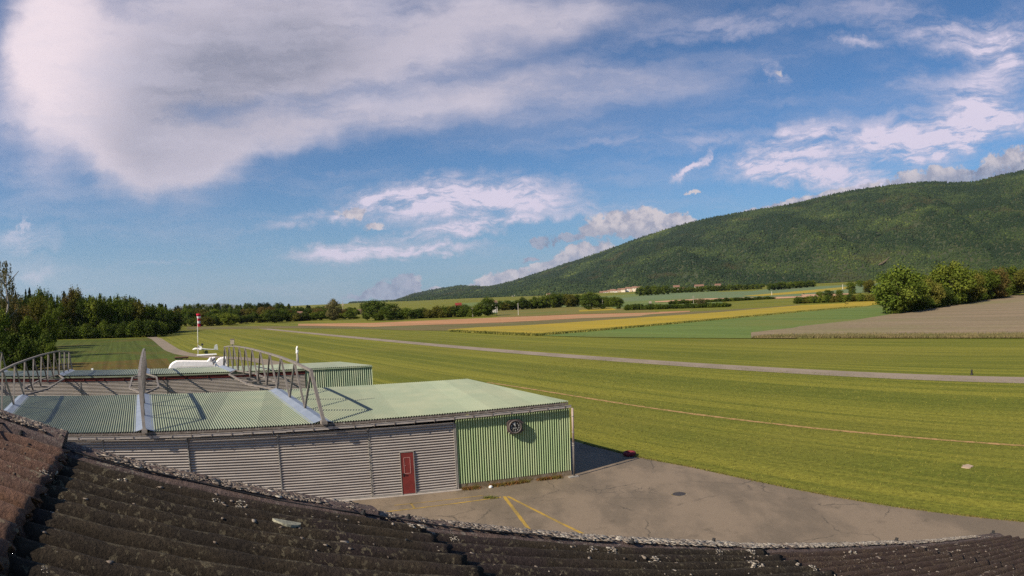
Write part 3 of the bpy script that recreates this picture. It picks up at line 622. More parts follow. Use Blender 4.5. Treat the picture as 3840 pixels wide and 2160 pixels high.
MB().rings([[H(11.84, 4.6, z_)+(U3*(r*math.cos(t)+ox)+V3*(r*math.sin(t)))*(1+.0*i) for i, t in enumerate(np.linspace(0, 2*math.pi, 12, endpoint=False))] for z_, r, ox in ((6.60, .045, 0), (6.66, .065, .01), (6.76, .07, -.01), (6.84, .04, .02), (6.90, .055, .0), (6.97, .045, -.02), (7.01, .01, -.02))]).build('bird_head', M_white, owl, True)

# ------------------------------------------------------------------ aircraft, windsock and things beyond the hangars
M_canvas = mat('white_cover', (.92, .88, .86), (.86, .82, .82), 1.2, .8, .02, 2.5); M_let = mat('grey_lettering', (.12, .12, .16), (.10, .10, .14), 8, .7); M_let2 = mat('dark_lettering', (.05, .035, .05), (.07, .05, .05), 8, .7); M_mar = mat('cover_piping', (.25, .05, .10), (.2, .05, .1), 4, .8)
def cover(name, prof, v, th, label, zlow=.5):
    e = empty(name, H(prof[0][0], v, 0), label, 'aircraft')
    n = len(prof); P_ = [(u, z) for u, z in prof]; ribs = []
    for k, (dv, sc1) in enumerate(((-th/2, .90), (-th*.36, .975), (0, 1.0), (th*.36, .975), (th/2, .90))):
        uc = np.mean([p[0] for p in P_]); ribs.append([H(uc+(u-uc)*(1-(1-sc1)*.3), v+dv, z*(1 if z < 1 else 1-(1-sc1)*.25)) for u, z in P_])
    mb = MB(); vs = [p for r in ribs for p in r]
    fs = [(k*n+i, (k+1)*n+i, (k+1)*n+(i+1) % n, k*n+(i+1) % n) for k in range(4) for i in range(n)]
    fs += [tuple(range(n)), tuple(range(4*n, 5*n))[::-1]]
    mb.add(vs, fs); mb.build('fabric_cover', M_canvas, e)
    for uu in (prof[1][0]-1.0, prof[-2][0]+1.5): 
        MB().tube(H(uu, v-th*.4, .25), H(uu, v-th*.4+.12, .25), .25, n=18).build('wheel', M_dark, e)
    return e
cv = cover('covered_aircraft', [(17.46, .5), (17.48, 2.72), (17.35, 3.05), (17.2, 3.32), (16.9, 3.55), (16.5, 3.72), (15.8, 3.72), (14.6, 3.67), (13.4, 3.62), (12.98, 3.60), (12.78, 3.78), (12.66, 3.93), (12.16, 3.96), (12.05, 3.5), (11.98, 3.2), (11.7, 2.9), (11.5, .5)], 44.1, 1.0,
           'white covered aircraft body whose fin reads SA and F, behind the far hangar')
vv = 44.1-.56
fv = lambda u, z: fr(H(u, vv, z, -.02), -U3, Z3_)
text_mesh('SA', .56, M_let, 'fin_letters', fv(12.43, 3.70), cv, .004); text_mesh('F', .40, M_let2, 'fin_letter', fv(12.38, 3.25), cv, .004)
MB().box(H(14.6, vv, 3.07), 4.2, .02, .025, U3, N3).build('seam', M_frame, cv)
cv2 = cover('covered_aircraft', [(12.6, .5), (12.4, 3.0), (12.05, 3.30), (11.8, 3.45), (11.6, 3.66), (11.35, 3.78), (11.02, 3.78), (10.95, 3.3), (10.85, 2.9), (10.8, .5)], 45.6, .7, 'smaller white covered tail fin between the lettered cover and the truss')
cv3 = cover('covered_aircraft', [(11.15, .5), (11.0, 3.70), (10.86, 3.78), (10.62, 3.76), (10.55, 2.9), (10.5, .5)], 47.0, .5, 'white tail fin marked U partly hidden by the truss bars')
text_mesh('U', .46, M_let2, 'fin_letter', fr(H(10.80, 46.7, 3.30, -.02), -U3, Z3_), cv3, .004)
text_mesh('FU', .001 if False else .28, M_let2, 'fin_letters', fr(H(10.83, 46.7, 3.62, -.02), -U3, Z3_), cv3, .004) if False else None

def gpt(zx, zy, D=None):
    x, y = (600+zx/6.44)/1.4907, (1250+zy/6.44)/1.4907
    return tp(x, y) if D is None else atD(x, y, D)
gl = gpt(1040, 462); GD = math.hypot(gl[0], gl[1]); gr_ = np.array([gl[1], -gl[0], 0])/GD; gf = np.array([gl[0], gl[1], 0])/GD
gs = GD/2500/6.44*1.0                                  # metres per zoomed pixel
g = empty('glider', gl, 'white motor glider parked on the grass behind the windsock pole', 'glider')
def GP(zx, zy, d=0): return gl+gr_*(zx-1040)*gs+Z3_*(462-zy)*gs*1.0+gf*d
def loft(pts, m, name, par, n=14, fl=1.0):
    R_ = []
    for zx, zy, r in pts: R_.append([GP(zx, zy)+Z3_*r*gs*math.sin(t)+gf*r*gs*fl*math.cos(t) for t in np.linspace(0, 2*math.pi, n, endpoint=False)])
    return MB().rings(R_).build(name, m, par, True)
fus = loft([(785, 385, 2), (815, 378, 20), (860, 374, 32), (920, 372, 36), (980, 376, 34), (1040, 383, 22), (1100, 390, 16), (1200, 398, 12), (1300, 404, 9), (1400, 406, 6)], M_white, 'fuselage', g)
loft([(845, 350, 4), (880, 342, 14), (920, 340, 18), (960, 346, 12), (990, 354, 4)], mat('dark_canopy', (.03, .035, .045), (.04, .045, .05), 3, .15), 'canopy', g, fl=1.3)
mb = MB(); mb.add([GP(x, y, d) for d in (-.06, .06) for x, y in ((1295, 412), (1330, 300), (1350, 290), (1395, 292), (1405, 415))], [(0, 1, 2, 3, 4), (9, 8, 7, 6, 5)]+[(i, (i+1) % 5, 5+(i+1) % 5, 5+i)[::-1] for i in range(5)]); mb.build('tail_fin', M_white, g)
mb = MB(); mb.box(GP(1370, 296), 10*gs, 2.0, 4*gs, gr_, gf); mb.build('tailplane', M_white, g)
mb = MB(); mb.add([GP(x, y)+gf*d+Z3_*o for (x, y, d) in ((955, 352, -6.8), (1010, 352, -6.8), (1050, 352, 0), (1010, 352, 6.8), (955, 352, 6.8), (930, 352, 0)) for o in (0, .10)], [(0, 2, 10), (0, 10, 8), (8, 10, 4), (8, 4, 6), (0+1, 11, 3), (1, 9, 11), (9, 5, 11), (9, 7, 5), (0, 1, 3, 2), (2, 3, 5, 4), (4, 5, 7, 6), (6, 7, 9, 8), (8, 9, 11, 10), (10, 11, 1, 0)])
mb.add([GP(925, 372, .0)+gr_*a+gf*b_+Z3_*c for a, b_, c in ((0, -.3, 0), (1.0, -.3, 0), (1.0, .3, 0), (0, .3, 0), (0, -.3, .1), (1.0, -.3, .1), (1, .3, .1), (0, .3, .1))], [(0, 1, 2, 3), (7, 6, 5, 4), (0, 4, 5, 1), (1, 5, 6, 2), (2, 6, 7, 3), (3, 7, 4, 0)])
mw_ = MB(); 
for sgn in (-1, 1):
    A_ = [GP(930, 366)+gf*.25*sgn, GP(1020, 366)+gf*.25*sgn, GP(1000, 360)+gf*6.6*sgn, GP(965, 360)+gf*6.6*sgn]; B_ = [p+Z3_*.09 for p in A_]
    fs = [(0, 1, 2, 3), (7, 6, 5, 4), (0, 4, 5, 1), (1, 5, 6, 2), (2, 6, 7, 3), (3, 7, 4, 0)]; mw_.add(A_+B_, fs)
mw_.build('wing', M_white, g)
mb = MB(); mb.tube(GP(935, 340), GP(925, 275), .05); mb.bar(GP(930, 290), GP(1000, 340), .10, .16); mb.build('engine_mast', M_white, g)
mb = MB(); mb.tube(GP(1030, 276)-gf*.03, GP(1030, 276)+gf*.03, 28*gs, n=24); mb.tube(GP(1035, 300), GP(1040, 350), .04); mb.build('propeller_disc', mat('dark_grey_disc', (.06, .06, .065), (.08, .08, .08), 4, .6), g)
for zx, r in ((915, .16), (1045, .10)): mb = MB(); c_ = gl+gr_*(zx-1040)*gs+Z3_*r; mb.tube(c_-gf*.05, c_+gf*.05, r, n=16); mb.bar(c_, c_+Z3_*.75, .04); mb.build('wheel', M_dark, g)
wt = gpt(1130, 548); e = empty('trestle_wing', wt, 'long flat white wing panel resting on dark trestles in front of the glider', 'wing')
wD = math.hypot(wt[0], wt[1]); ws = wD/2500/6.44; WP = lambda zx, zy, d=0: wt+gr_*(zx-1130)*ws+Z3_*(548-zy)*ws+gf*d
mb = MB(); A_ = [WP(890, 522, -.3), WP(1370, 514, -.5), WP(1365, 504, .6), WP(890, 506, .5)]; B_ = [p-Z3_*.1 for p in A_]; mb.add(A_+B_, [(0, 1, 2, 3), (7, 6, 5, 4), (0, 4, 5, 1), (1, 5, 6, 2), (2, 6, 7, 3), (3, 7, 4, 0)]); mb.build('wing_panel', M_white, e)
for zx in (930, 1080, 1300): mb = MB(); mb.bar(WP(zx-12, 548), WP(zx, 515), .05); mb.bar(WP(zx+12, 548), WP(zx, 515), .05); mb.build('trestle', M_dark, e)
bt = gpt(525, 640); e = empty('timber_trailer', bt, 'low brown wooden flatbed standing in the sorrel meadow left of the white covers', 'trailer')
bs = math.hypot(bt[0], bt[1])/2500/6.44; BP = lambda zx, zy, d=0: bt+gr_*(zx-525)*bs+Z3_*(640-zy)*bs+gf*d
MB().box(BP(525, 575), 330*bs, 1.3, 10*bs, gr_, gf).build('bed', mat('rusty_timber', (.26, .12, .07), (.16, .08, .05), 6, .9), e)
MB().box(BP(525, 595), 330*bs, 1.2, 26*bs, gr_, gf).build('side_board', mat('dark_timber', (.05, .035, .03), (.07, .05, .04), 6, .9), e)
for zx in (400, 520, 640): MB().box(BP(zx, 622), .08, .08, 36*bs, gr_, gf).build('leg', M_dark, e)

wb = gpt(920, 505); WD_ = math.hypot(wb[0], wb[1])
ws_ = empty('windsock', wb, 'limp red and white windsock hanging on a tall white pole', 'windsock')
pt_ = atD(497, 789, WD_)
M_sr = mat('sock_red', (.55, .012, .05), (.42, .01, .04), 2, .8); M_sw = mat('sock_white', (.75, .68, .68), (.65, .58, .6), 2, .8)
for k in range(7): 
    a = wb+(pt_-wb)*k/7; b_ = wb+(pt_-wb)*(k+1)/7; MB().tube(a, b_, .065, n=10).build('pole', M_white if k % 2 == 0 or k > 2 else M_beige, ws_)
rs = np.random.default_rng(5); ct = pt_+gr_*.15
secs = [(0, .42), (.5, .46), (.55, .44), (.95, .36), (1.0, .35), (1.45, .30), (1.5, .30), (2.0, .33), (2.05, .32), (2.65, .36)]
for k in range(5):
    R_ = []
    for zz, r in secs[2*k:2*k+2]:
        c_ = ct-Z3_*zz+gr_*(.05*math.sin(zz*2.5)+.1*zz/2.6); R_.append([c_+r*(gr_*math.cos(t)*(1+.15*math.sin(3*t+zz))+gf*.5*math.sin(t)) for t in np.linspace(0, 2*math.pi, 16, endpoint=False)])
    MB().rings(R_, cap=(k == 0)).build('sock_band', M_sr if k % 2 == 0 else M_sw, ws_, True)

# small things on the grass and the apron
mk = empty('marker_post', (42.93, 52.1, 0), 'small black marker standing by the far side of the asphalt track', 'marker')
MB().rings([[np.array([42.93+r*math.cos(t), 52.1+r*math.sin(t), z_]) for t in np.linspace(0, 6.28, 12, endpoint=False)] for z_, r in ((0, .17), (.05, .15), (.30, .08), (.34, .10), (.5, .09), (.52, .02))]).build('body', M_dark, mk, True)
ty = np.array([6.18, 36.13]); R_ = []
for t in np.linspace(0, 2*math.pi, 32, endpoint=False):
    R_.append([np.array([ty[0]+(.27+.10*math.cos(s_))*math.cos(t), ty[1]+(.27+.10*math.cos(s_))*math.sin(t), .13+.12*math.sin(s_)]) for s_ in np.linspace(0, 2*math.pi, 12, endpoint=False)])
R_.append(R_[0]); setp(MB().rings(R_, cap=False).build('tyre', mat('red_tyre_paint', (.17, .018, .028), (.11, .016, .02), 8, .7), None, True), 'red painted tyre lying at the edge of the apron grass', 'tyre')
mh = empty('manhole_cover', (7.08, 28.28, 0), 'dark round manhole cover in the middle of the asphalt apron', 'manhole')
ring = lambda c, r, z_, n=28: [np.array([c[0]+r*math.cos(t), c[1]+r*math.sin(t), z_]) for t in np.linspace(0, 2*math.pi, n, endpoint=False)]
MB().rings([ring((7.08, 28.28), .30, .0), ring((7.08, 28.28), .30, .018)]).build('cover', mat('cast_iron', (.04, .036, .034), (.06, .05, .045), 14, .6, .01, 20), mh)
MB().rings([ring((7.08, 28.28), .37, .0), ring((7.08, 28.28), .37, .012), ring((7.08, 28.28), .302, .013), ring((7.08, 28.28), .302, .0)], cap=False).build('rim', M_conc, mh)
sb = MB(); pr_ = [(21.52+rs.normal(0, .07)+.30*math.cos(t), 26.02+rs.normal(0, .05)+.30*math.sin(t)) for t in np.linspace(0, 6.28, 12, endpoint=False)]
sb.rings([[np.array([x, y, z_]) for x, y in pr_] for z_ in (0, .05)]); setp(sb.build('stone_slab', mat('pink_slab', (.42, .31, .23), (.34, .25, .17), 6, .9)), 'pale pinkish stone slab set in the mown grass', 'slab')
sb = MB(); c_ = np.array([-1.38, 31.04]); sb.rings([[np.array([c_[0]+r*math.cos(t)*(1+.2*math.sin(2*t)), c_[1]+r*math.sin(t), z_]) for t in np.linspace(0, 6.28, 10, endpoint=False)] for z_, r in ((0, .09), (.07, .1), (.12, .05))]); setp(sb.build('stone', M_white, None, True), 'small white stone at the foot of the green wall', 'stone')
M_yel = asphalt('faded_yellow_paint', (.40, .255, .045), (.26, .18, .055), (.13, .105, .06), True, 4)
def line(name, p, q, wd, z_=.012):
    p = np.array(p); q = np.array(q); n = 40; G = np.zeros((2, n, 3)); d = (q-p)/np.linalg.norm(q-p); nn = np.array([-d[1], d[0]]); t = np.linspace(0, 1, n)[:, None]
    G[0, :, :2] = p+(q-p)*t+nn*(wd/2+rs.normal(0, .006, (n, 1))); G[1, :, :2] = p+(q-p)*t-nn*(wd/2+rs.normal(0, .006, (n, 1))); G[..., 2] = z_
    return struct(link(name, grid_mesh(name, G, M_yel, False)))
line('yellow_line', (-6.6, 27.2), (-.85, 29.43), .11); line('yellow_line', (-.72, 29.52), (.95, 22.0), .15); line('yellow_line', (-.55, 29.50), (4.3, 20.4), .13); line('yellow_line', (-5.6, 28.45), (-1.7, 29.78), .06); line('yellow_line', (-4.90, 28.75), (-4.62, 28.0), .10)
def tufts(name, pts, h, wd, m, lean=.4):
    n = len(pts); V = np.zeros((n, 3, 3)); a = RNG.random(n)*6.28; hh = h*RNG.uniform(.4, 1.2, n)
    P_ = np.array([(p[0], p[1], p[2] if len(p) > 2 else 0) for p in pts]); dx = np.stack([np.cos(a), np.sin(a), 0*a], 1)*wd[0] if isinstance(wd, tuple) else np.stack([np.cos(a), np.sin(a), 0*a], 1)*wd
    V[:, 0] = P_-dx; V[:, 1] = P_+dx; V[:, 2] = P_+np.stack([RNG.normal(0, lean, n)*hh, RNG.normal(0, lean, n)*hh, hh], 1)
    return link(name, np_mesh(name, V.reshape(-1, 3), np.arange(3*n).reshape(n, 3), m))
M_weed = mat('rusty_weed', (.17, .075, .02), (.12, .10, .02), 3, .95, lo=.4, hi=.6); M_wg = mat('green_weed', (.10, .12, .02), (.14, .13, .03), 3, .95)
def wallpts(n, u0, u1, sp): 
    r = []
    for _ in range(n):
        u = RNG.uniform(u0, u1); o = .30-abs(RNG.normal(0, sp)); 
        if math.sin(u*2.3)+math.sin(u*5.1+1) > -.9+RNG.normal(0, .4): r.append(H(u, 0, .01, o))
    return r
setp(tufts('wall_weeds', wallpts(2600, .5, 5.6, .13), .14, .018, M_weed, .7), 'rusty brown weeds and moss growing along the foot of the green wall', 'weeds', kind='stuff')
setp(tufts('apron_weed', [(-1.33+RNG.normal(0, .16), 29.35+RNG.normal(0, .09)) for _ in range(260)], .10, .015, M_wg, .7), 'small green weed tuft growing through the yellow line on the apron', 'weed')
n = 90000; aa_ = RNG.uniform(-45, 75, n); ww_ = RNG.uniform(8, 62, n); px_ = TV[0]*aa_+WV[0]*ww_; py_ = TV[1]*aa_+WV[1]*ww_; ex_ = np.interp(py_, pe[::-1, 1], pe[::-1, 0]); kp = (px_ > ex_+.1) & (py_ > 5)
setp(tufts('grass_tufts', np.stack([px_[kp], py_[kp], 0*px_[kp]], 1), .085, .022, mat('grass_blades', (.10, .115, .018), (.20, .18, .035), .6, .95, lo=.4, hi=.6), .6), 'short grass blades covering the mown airfield near the apron', 'grass', kind='stuff')
eg = []
for _ in range(9000):
    i = RNG.integers(12, 145); p = pe[i]+(pe[i+1]-pe[i])*RNG.random(); eg.append((p[0]+RNG.normal(.03, .06), p[1]+RNG.normal(.03, .06)))
setp(tufts('edge_grass', eg, .07, .02, mat('dry_edge_grass', (.17, .13, .035), (.12, .13, .02), 1.2, .95), .6), 'dry grass fringe creeping over the edge of the apron', 'grass', kind='stuff')
tg = []
P6 = poly_interp([ZB(1590, 800), ZB(2576, 797), ZC(600, 1134), ZC(1300, 1135), ZC(2576, 1135), (2690, 853)], 60); P6w = [tp(*p) for p in P6]
for _ in range(26000):
    i = RNG.integers(0, 58); p = P6w[i]+(P6w[i+1]-P6w[i])*RNG.random(); q = p[:2]+WV*(abs(RNG.normal(0, 2.8))+.1); tg.append((q[0], q[1], float(terr(*q))+.05))
setp(tufts('tall_grass', tg, .5, .09, mat('tall_verge_grass', (.115, .11, .038), (.19, .15, .07), .25, .95), .25), 'tall unmown grass verge between the runway and the mauve field', 'grass', kind='stuff')
tg = []
P7 = poly_interp([ZA(760, 625), ZA(1300, 652), ZA(1600, 664), ZA(2110, 624), ZA(2576, 584), ZB(1150, 629), ZB(2000, 549), ZC(0, 829), ZC(750, 767)], 90); P7w = [tp(*p) for p in P7]
for _ in range(16000):
    i = RNG.integers(0, 88); p = P7w[i]+(P7w[i+1]-P7w[i])*RNG.random(); q = p[:2]+RNG.normal(0, .8, 2); tg.append((q[0], q[1], float(terr(*q))+.08))
setp(tufts('field_margin', tg, .5, .14, mat('margin_weeds', (.10, .11, .02), (.19, .17, .035), .2, .95), .3), 'ragged dark weeds along the lower edge of the yellow field', 'weeds', kind='stuff')

# ------------------------------------------------------------------ the near building, whose corrugated roof fills the foreground
RS = .83; azS, slp = -.51000302, .30227668
dS = np.array([math.sin(azS), math.cos(azS), 0]); hK = np.cross(dS, (0, 0, 1)); dK = hK*math.cos(slp)-np.array([0, 0, 1])*math.sin(slp); dN = np.cross(dS, dK); dN *= np.sign(dN[2])
def RP(s, k, n=0.0): return CAM+RS*(-dN+s*dS+k*dK)+n*dN            # n in metres above the sheet's mean plane
def onroof(sx, sy, lift=0.0):                                        # source pixel -> s, k, on the roof plane
    r = ray(sx/1.4907, sy/1.4907); t = -(1-lift/RS)/(r@dN); q = t*r; return q@dS, q@dK
def moss_mat(name, base, alt, blot, speck, grain=16):
    m, t, b = new_mat(name, .95); b.inputs['Specular IOR Level'].default_value = .15; co = t.node('ShaderNodeTexCoord').outputs['Object']
    c = t.mix(t.ramp(t.noise(co, 3.2, 6, .65), .36, .64), base, alt); c = t.mix(t.ramp(t.noise(co, 1.1, 5, .65), .52, .66, 0, .75), c, blot)
    c = t.vmath('SCALE', c, scale=t.ramp(t.noise(co, 60, 5, .75), .25, .75, .45, 1.6, False))
    tn = t.node('ShaderNodeAttribute', attribute_name='tone').outputs['Fac']; c = t.vmath('SCALE', c, scale=t.ramp(t.math('ADD', tn, t.math('MULTIPLY', t.noise(co, 6, 4), .8)), -.75, 1.15, .36, 1.45, False))  # wave phase paints valley shade and lit crests over the moss colour
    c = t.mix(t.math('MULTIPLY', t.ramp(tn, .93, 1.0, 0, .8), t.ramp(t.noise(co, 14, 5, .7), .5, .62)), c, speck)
    c = t.mix(t.math('MULTIPLY', t.ramp(t.noise(co, grain*2.2, 3, .6), .57, .62), t.ramp(t.noise(co, 2.1, 3), .38, .55)), c, speck)
    t.put(b.inputs['Base Color'], c)
    bp = t.node('ShaderNodeBump'); bp.inputs['Distance'].default_value = .012; bp.inputs['Strength'].default_value = 1.0
    t.put(bp.inputs['Height'], t.math('ADD', t.noise(co, 45, 6, .75), t.math('MULTIPLY', t.noise(co, 9, 4, .6), .35))); t.put(b.inputs['Normal'], bp.outputs[0]); return m
M_moss = moss_mat('mossy_fibre_cement', (.023, .018, .014), (.033, .025, .017), (.028, .020, .020), (.12, .10, .065))
M_moss2 = moss_mat('brown_fibre_cement', (.040, .026, .022), (.055, .036, .026), (.050, .030, .027), (.16, .12, .075), 22)
M_clay = moss_mat('reddish_fibre_cement', (.118, .066, .047), (.086, .053, .041), (.18, .09, .042), (.24, .19, .13), 12)
M_trimr = moss_mat('verge_fibre_cement', (.13, .095, .085), (.095, .07, .065), (.15, .10, .08), (.22, .19, .16), 14)
rb = empty('foreground_building', RP(4.2, 5, 0)*np.array([1, 1, 0]), 'building under the camera with dark mossy corrugated roof filling the foreground', 'building')
PITCHU = .2133; PH0 = 2.60
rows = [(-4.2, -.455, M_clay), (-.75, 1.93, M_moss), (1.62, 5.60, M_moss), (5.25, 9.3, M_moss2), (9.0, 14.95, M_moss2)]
rr2 = np.random.default_rng(11)
for ri, (k0, k1, m_) in enumerate(rows):
    ss = np.arange(-6.0, 4.23, PITCHU/14); nk = int((k1-k0)*14)+2; ks = np.linspace(k0, k1, nk)
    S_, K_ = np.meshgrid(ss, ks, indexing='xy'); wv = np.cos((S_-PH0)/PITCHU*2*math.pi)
    lift = -.008+.034*(K_-k0)/(k1-k0)
    rough = .0025*np.sin(S_*31+K_*17)+.003*np.sin(K_*4.1+S_*2.2)
    kk_ = K_.copy(); kk_[-1] += .012*rr2.normal(0, 1, K_.shape[1])
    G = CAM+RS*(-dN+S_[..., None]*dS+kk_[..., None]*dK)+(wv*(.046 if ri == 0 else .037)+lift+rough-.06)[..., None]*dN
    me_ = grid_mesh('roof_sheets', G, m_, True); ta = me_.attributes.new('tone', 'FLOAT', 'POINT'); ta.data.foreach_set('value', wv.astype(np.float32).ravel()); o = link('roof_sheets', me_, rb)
    sm = o.modifiers.new('thickness', 'SOLIDIFY'); sm.thickness = .009; sm.offset = -1
# verge trim: a raised flange with a rounded, lichen-crusted crown
tp_prof = [(4.12, -.005), (4.15, .045), (4.185, .062), (4.20, .055), (4.215, .072), (4.26, .080), (4.34, .080), (4.385, .07), (4.40, .03), (4.405, -.17), (4.39, -.17), (4.385, 0.02), (4.2, .03)]
for k0, k1, lf, m_ in ((-4.2, -.50, .035, M_trimr), (-.52, 1.62, .0, M_trimr), (1.55, 5.4, -.012, M_trimr), (5.35, 9.2, -.004, M_trimr), (9.15, 14.6, .0, M_trimr)):
    ks = np.linspace(k0, k1, int((k1-k0)*8)+2); R_ = []
    for k in ks: R_.append([RP(s_, k, n_-.065+lf+.02*(k-k0)/(k1-k0)+.004*math.sin(k*9+s_*40)) for s_, n_ in tp_prof])
    MB().rings(R_).build('verge_trim', m_, rb, False)
# walls below
wl_ = MB(); a0 = RP(4.32, -4.2, -.06); a1 = RP(4.32, 14.6, -.06); wl_.add([a0, a1, [a1[0], a1[1], 0], [a0[0], a0[1], 0]], [(0, 1, 2, 3)]); b1_ = RP(-6, 14.6, -.06); wl_.add([a1, b1_, [b1_[0], b1_[1], 0], [a1[0], a1[1], 0]], [(0, 1, 2, 3)])
wo_ = wl_.build('wall', mat('rendered_wall', (.35, .31, .26), (.3, .27, .22), 2, .9), rb)
M_lich = bpy.data.materials.new('lichen'); M_lich.use_nodes = True; t = NT(M_lich.node_tree); b_ = M_lich.node_tree.nodes['Principled BSDF']; b_.inputs['Roughness'].default_value = .95
at = t.node('ShaderNodeAttribute', attribute_name='tone').outputs['Fac']; co = t.node('ShaderNodeTexCoord').outputs['Object']
c = t.mix(t.ramp(at, 0, .5, 0, 1, False), (.10, .075, .058), (.20, .16, .13)); c = t.mix(t.ramp(at, .5, 1, 0, 1, False), c, (.46, .41, .34)); c = t.vmath('SCALE', c, scale=t.ramp(t.noise(co, 70, 4, .7), .3, .7, .55, 1.35, False)); t.put(b_.inputs['Base Color'], c)
def flat_blobs(S_, K_, n_, r, rz, tone, jit=.35):
    pos = CAM+RS*(-dN+S_[:, None]*dS+K_[:, None]*dK)+n_[:, None]*dN
    V, F, C = blobs(np.zeros((len(S_), 3)), r, rz, tone, jit)
    V = V.reshape(-1, 12, 3); V = V[..., :1]*dS+V[..., 1:2]*dK+V[..., 2:]*dN+pos[:, None]
    return V.reshape(-1, 3), F, C
def sheet_h(S_, K_):
    wv = np.cos((S_-PH0)/PITCHU*2*np.pi); l = np.full_like(K_, -.008)
    for k0, k1, _ in rows: l = np.where((K_ >= k0) & (K_ <= k1), np.maximum(l, -.008+.034*(K_-k0)/(k1-k0)), l)
    return wv*.037+l-.06
parts_ = []
n = 12000; ks = 15.2*RNG.random(n)**1.5-1.3; dens = .5+.5*np.sin(ks*2.9)+.45*np.sin(ks*7.7+1)+.4*np.sin(ks*23); keep = RNG.random(n) < np.clip(dens+.15+.5*(ks > 3), .08, 1)
ks = ks[keep]; n = len(ks); ss = RNG.uniform(4.20, 4.39, n); parts_.append(flat_blobs(ss, ks, np.where(ks < -.5, .119+.02*(ks+4.2)/3.7, np.where(ks < 1.6, .084+.02*(ks+.52)/2.14, np.where(ks < 5.37, .076+.02*(ks-1.55)/3.85, .084+.018*((ks-5.37)/3.8 % 1))))-np.maximum(np.abs(ss-4.30)-.04, 0)*.12-.0695, np.minimum(RNG.lognormal(-4.75, .45, n)*(1+.9*np.clip((ks-2)/2, 0, 1)), .034), RNG.uniform(.0012, .0038, n), np.clip(RNG.normal(.36, .24, n)+.30*np.clip((ks-2)/2, 0, 1), 0, 1)))
n = 9000; ks = RNG.uniform(-.4, 12, n); ss = RNG.uniform(-.5, 4.1, n); hh = sheet_h(ss, ks); r = RNG.lognormal(-5.15, .5, n)*(1+.08*np.maximum(ks, 0)); parts_.append(flat_blobs(ss, ks, hh+.003, r, r*.35, np.clip(RNG.normal(.42, .22, n), 0, 1)))
n = 1700; ks = np.where(RNG.random(n) < .5, RNG.uniform(-1.6, -.46, n), RNG.uniform(-.4, 12, n)); ss = 4.15-np.abs(RNG.normal(0, .45, n)); hh = sheet_h(ss, ks); r = RNG.uniform(.005, .015, n); parts_.append(flat_blobs(ss, ks, hh+.003, r, r*.5, np.clip(RNG.normal(.5, .2, n), 0, 1)))
# rosettes of lichen seen in the photograph
ROS = [(302, 1767, 26), (370, 1752, 24), (280, 1785, 9), (470, 1775, 22), (505, 1790, 16), (555, 1800, 13), (394, 1794, 8), (820, 1857, 22), (845, 1868, 20), (910, 1872, 16), (850, 1900, 12), (1100, 1920, 18), (1185, 1920, 16), (1225, 1950, 12), (522, 1999, 13), (800, 1970, 14), (545, 2020, 14), (170, 2105, 12), (225, 2142, 14),
       (1350, 1945, 9), (1560, 1972, 26), (1500, 1958, 10), (1625, 1985, 10), (1710, 1998, 12), (1755, 2010, 10), (1907, 2032, 10), (2110, 2045, 14), (2145, 2045, 16), (2230, 2048, 18), (2300, 2052, 16), (2445, 2065, 12), (2470, 2088, 26), (2690, 2065, 16), (2810, 2065, 16), (3205, 2064, 20), (3010, 2110, 20), (3050, 2125, 14), (2840, 2112, 26), (3480, 2030, 10), (3610, 2040, 12), (3155, 2150, 22), (460, 2008, 6), (160, 1730, 28), (185, 1760, 22), (60, 1690, 22), (130, 1700, 20), (230, 1720, 16), (200, 1900, 6)]
for sx, sy, px_ in ROS:
    s0, k0 = onroof(sx, sy); d = math.hypot(s0, k0, 1)*RS; R0 = px_/2500*d*1.0; m_ = int(26+px_*1.5)
    a = RNG.random(m_)*6.28; rad_ = np.sqrt(RNG.random(m_))*R0; ss = np.minimum(s0+rad_*np.cos(a)/RS*1.1, 4.15); ks = k0+rad_*np.sin(a)/RS*1.5
    parts_.append(flat_blobs(ss, ks, sheet_h(ss, ks)+.004, RNG.uniform(.26, .46, m_)*R0, RNG.uniform(.08, .16, m_)*R0, np.clip(RNG.normal(.82, .14, m_), 0, 1)))
V = np.concatenate([p[0] for p in parts_]); off_ = np.cumsum([0]+[len(p[0]) for p in parts_]); F = np.concatenate([p[1]+off_[i] for i, p in enumerate(parts_)]); C = np.concatenate([p[2] for p in parts_])
o = link('lichen_crust', np_mesh('lichen_crust', V, F, M_lich, False, C), rb); o['kind'] = 'stuff'
# black cable along the verge and up the left sheets, bolts, a broken pale chip
def tube_path(pts, r, n=8):
    R_ = []; pts = [np.array(p) for p in pts]
    for i, p in enumerate(pts):
        d = pts[min(i+1, len(pts)-1)]-pts[max(i-1, 0)]; d /= np.linalg.norm(d); a = np.cross(d, dN); a /= np.linalg.norm(a); b = np.cross(a, d)
        R_.append([p+r*(a*math.cos(t)+b*math.sin(t)) for t in np.linspace(0, 2*math.pi, n, endpoint=False)])
    return MB().rings(R_)
cp = [RP(4.175+.006*math.sin(k*3), k, .010+.02*(k < -.5)+.004*math.sin(k*5)) for k in np.linspace(-.9, 3.2, 60)]
s0, k0 = onroof(20, 1605, .02); cp = [RP(3.6, -1.25, .0), RP(3.9, -1.12, .02), RP(s0, k0-.02, .04)]+cp
setp(tube_path(cp, .0045).build('cable', M_dark, None, True), 'thin black cable running along the lichen-covered verge of the brown roof', 'cable')
BOL = [(1312, 1890), (1363, 1924), (1531, 1941), (1525, 2019), (2661, 2026), (3357, 2029), (3723, 2004), (79, 1626), (141, 1835), (775, 1797), (112, 1650), (3550, 2062), (2370, 2033)]
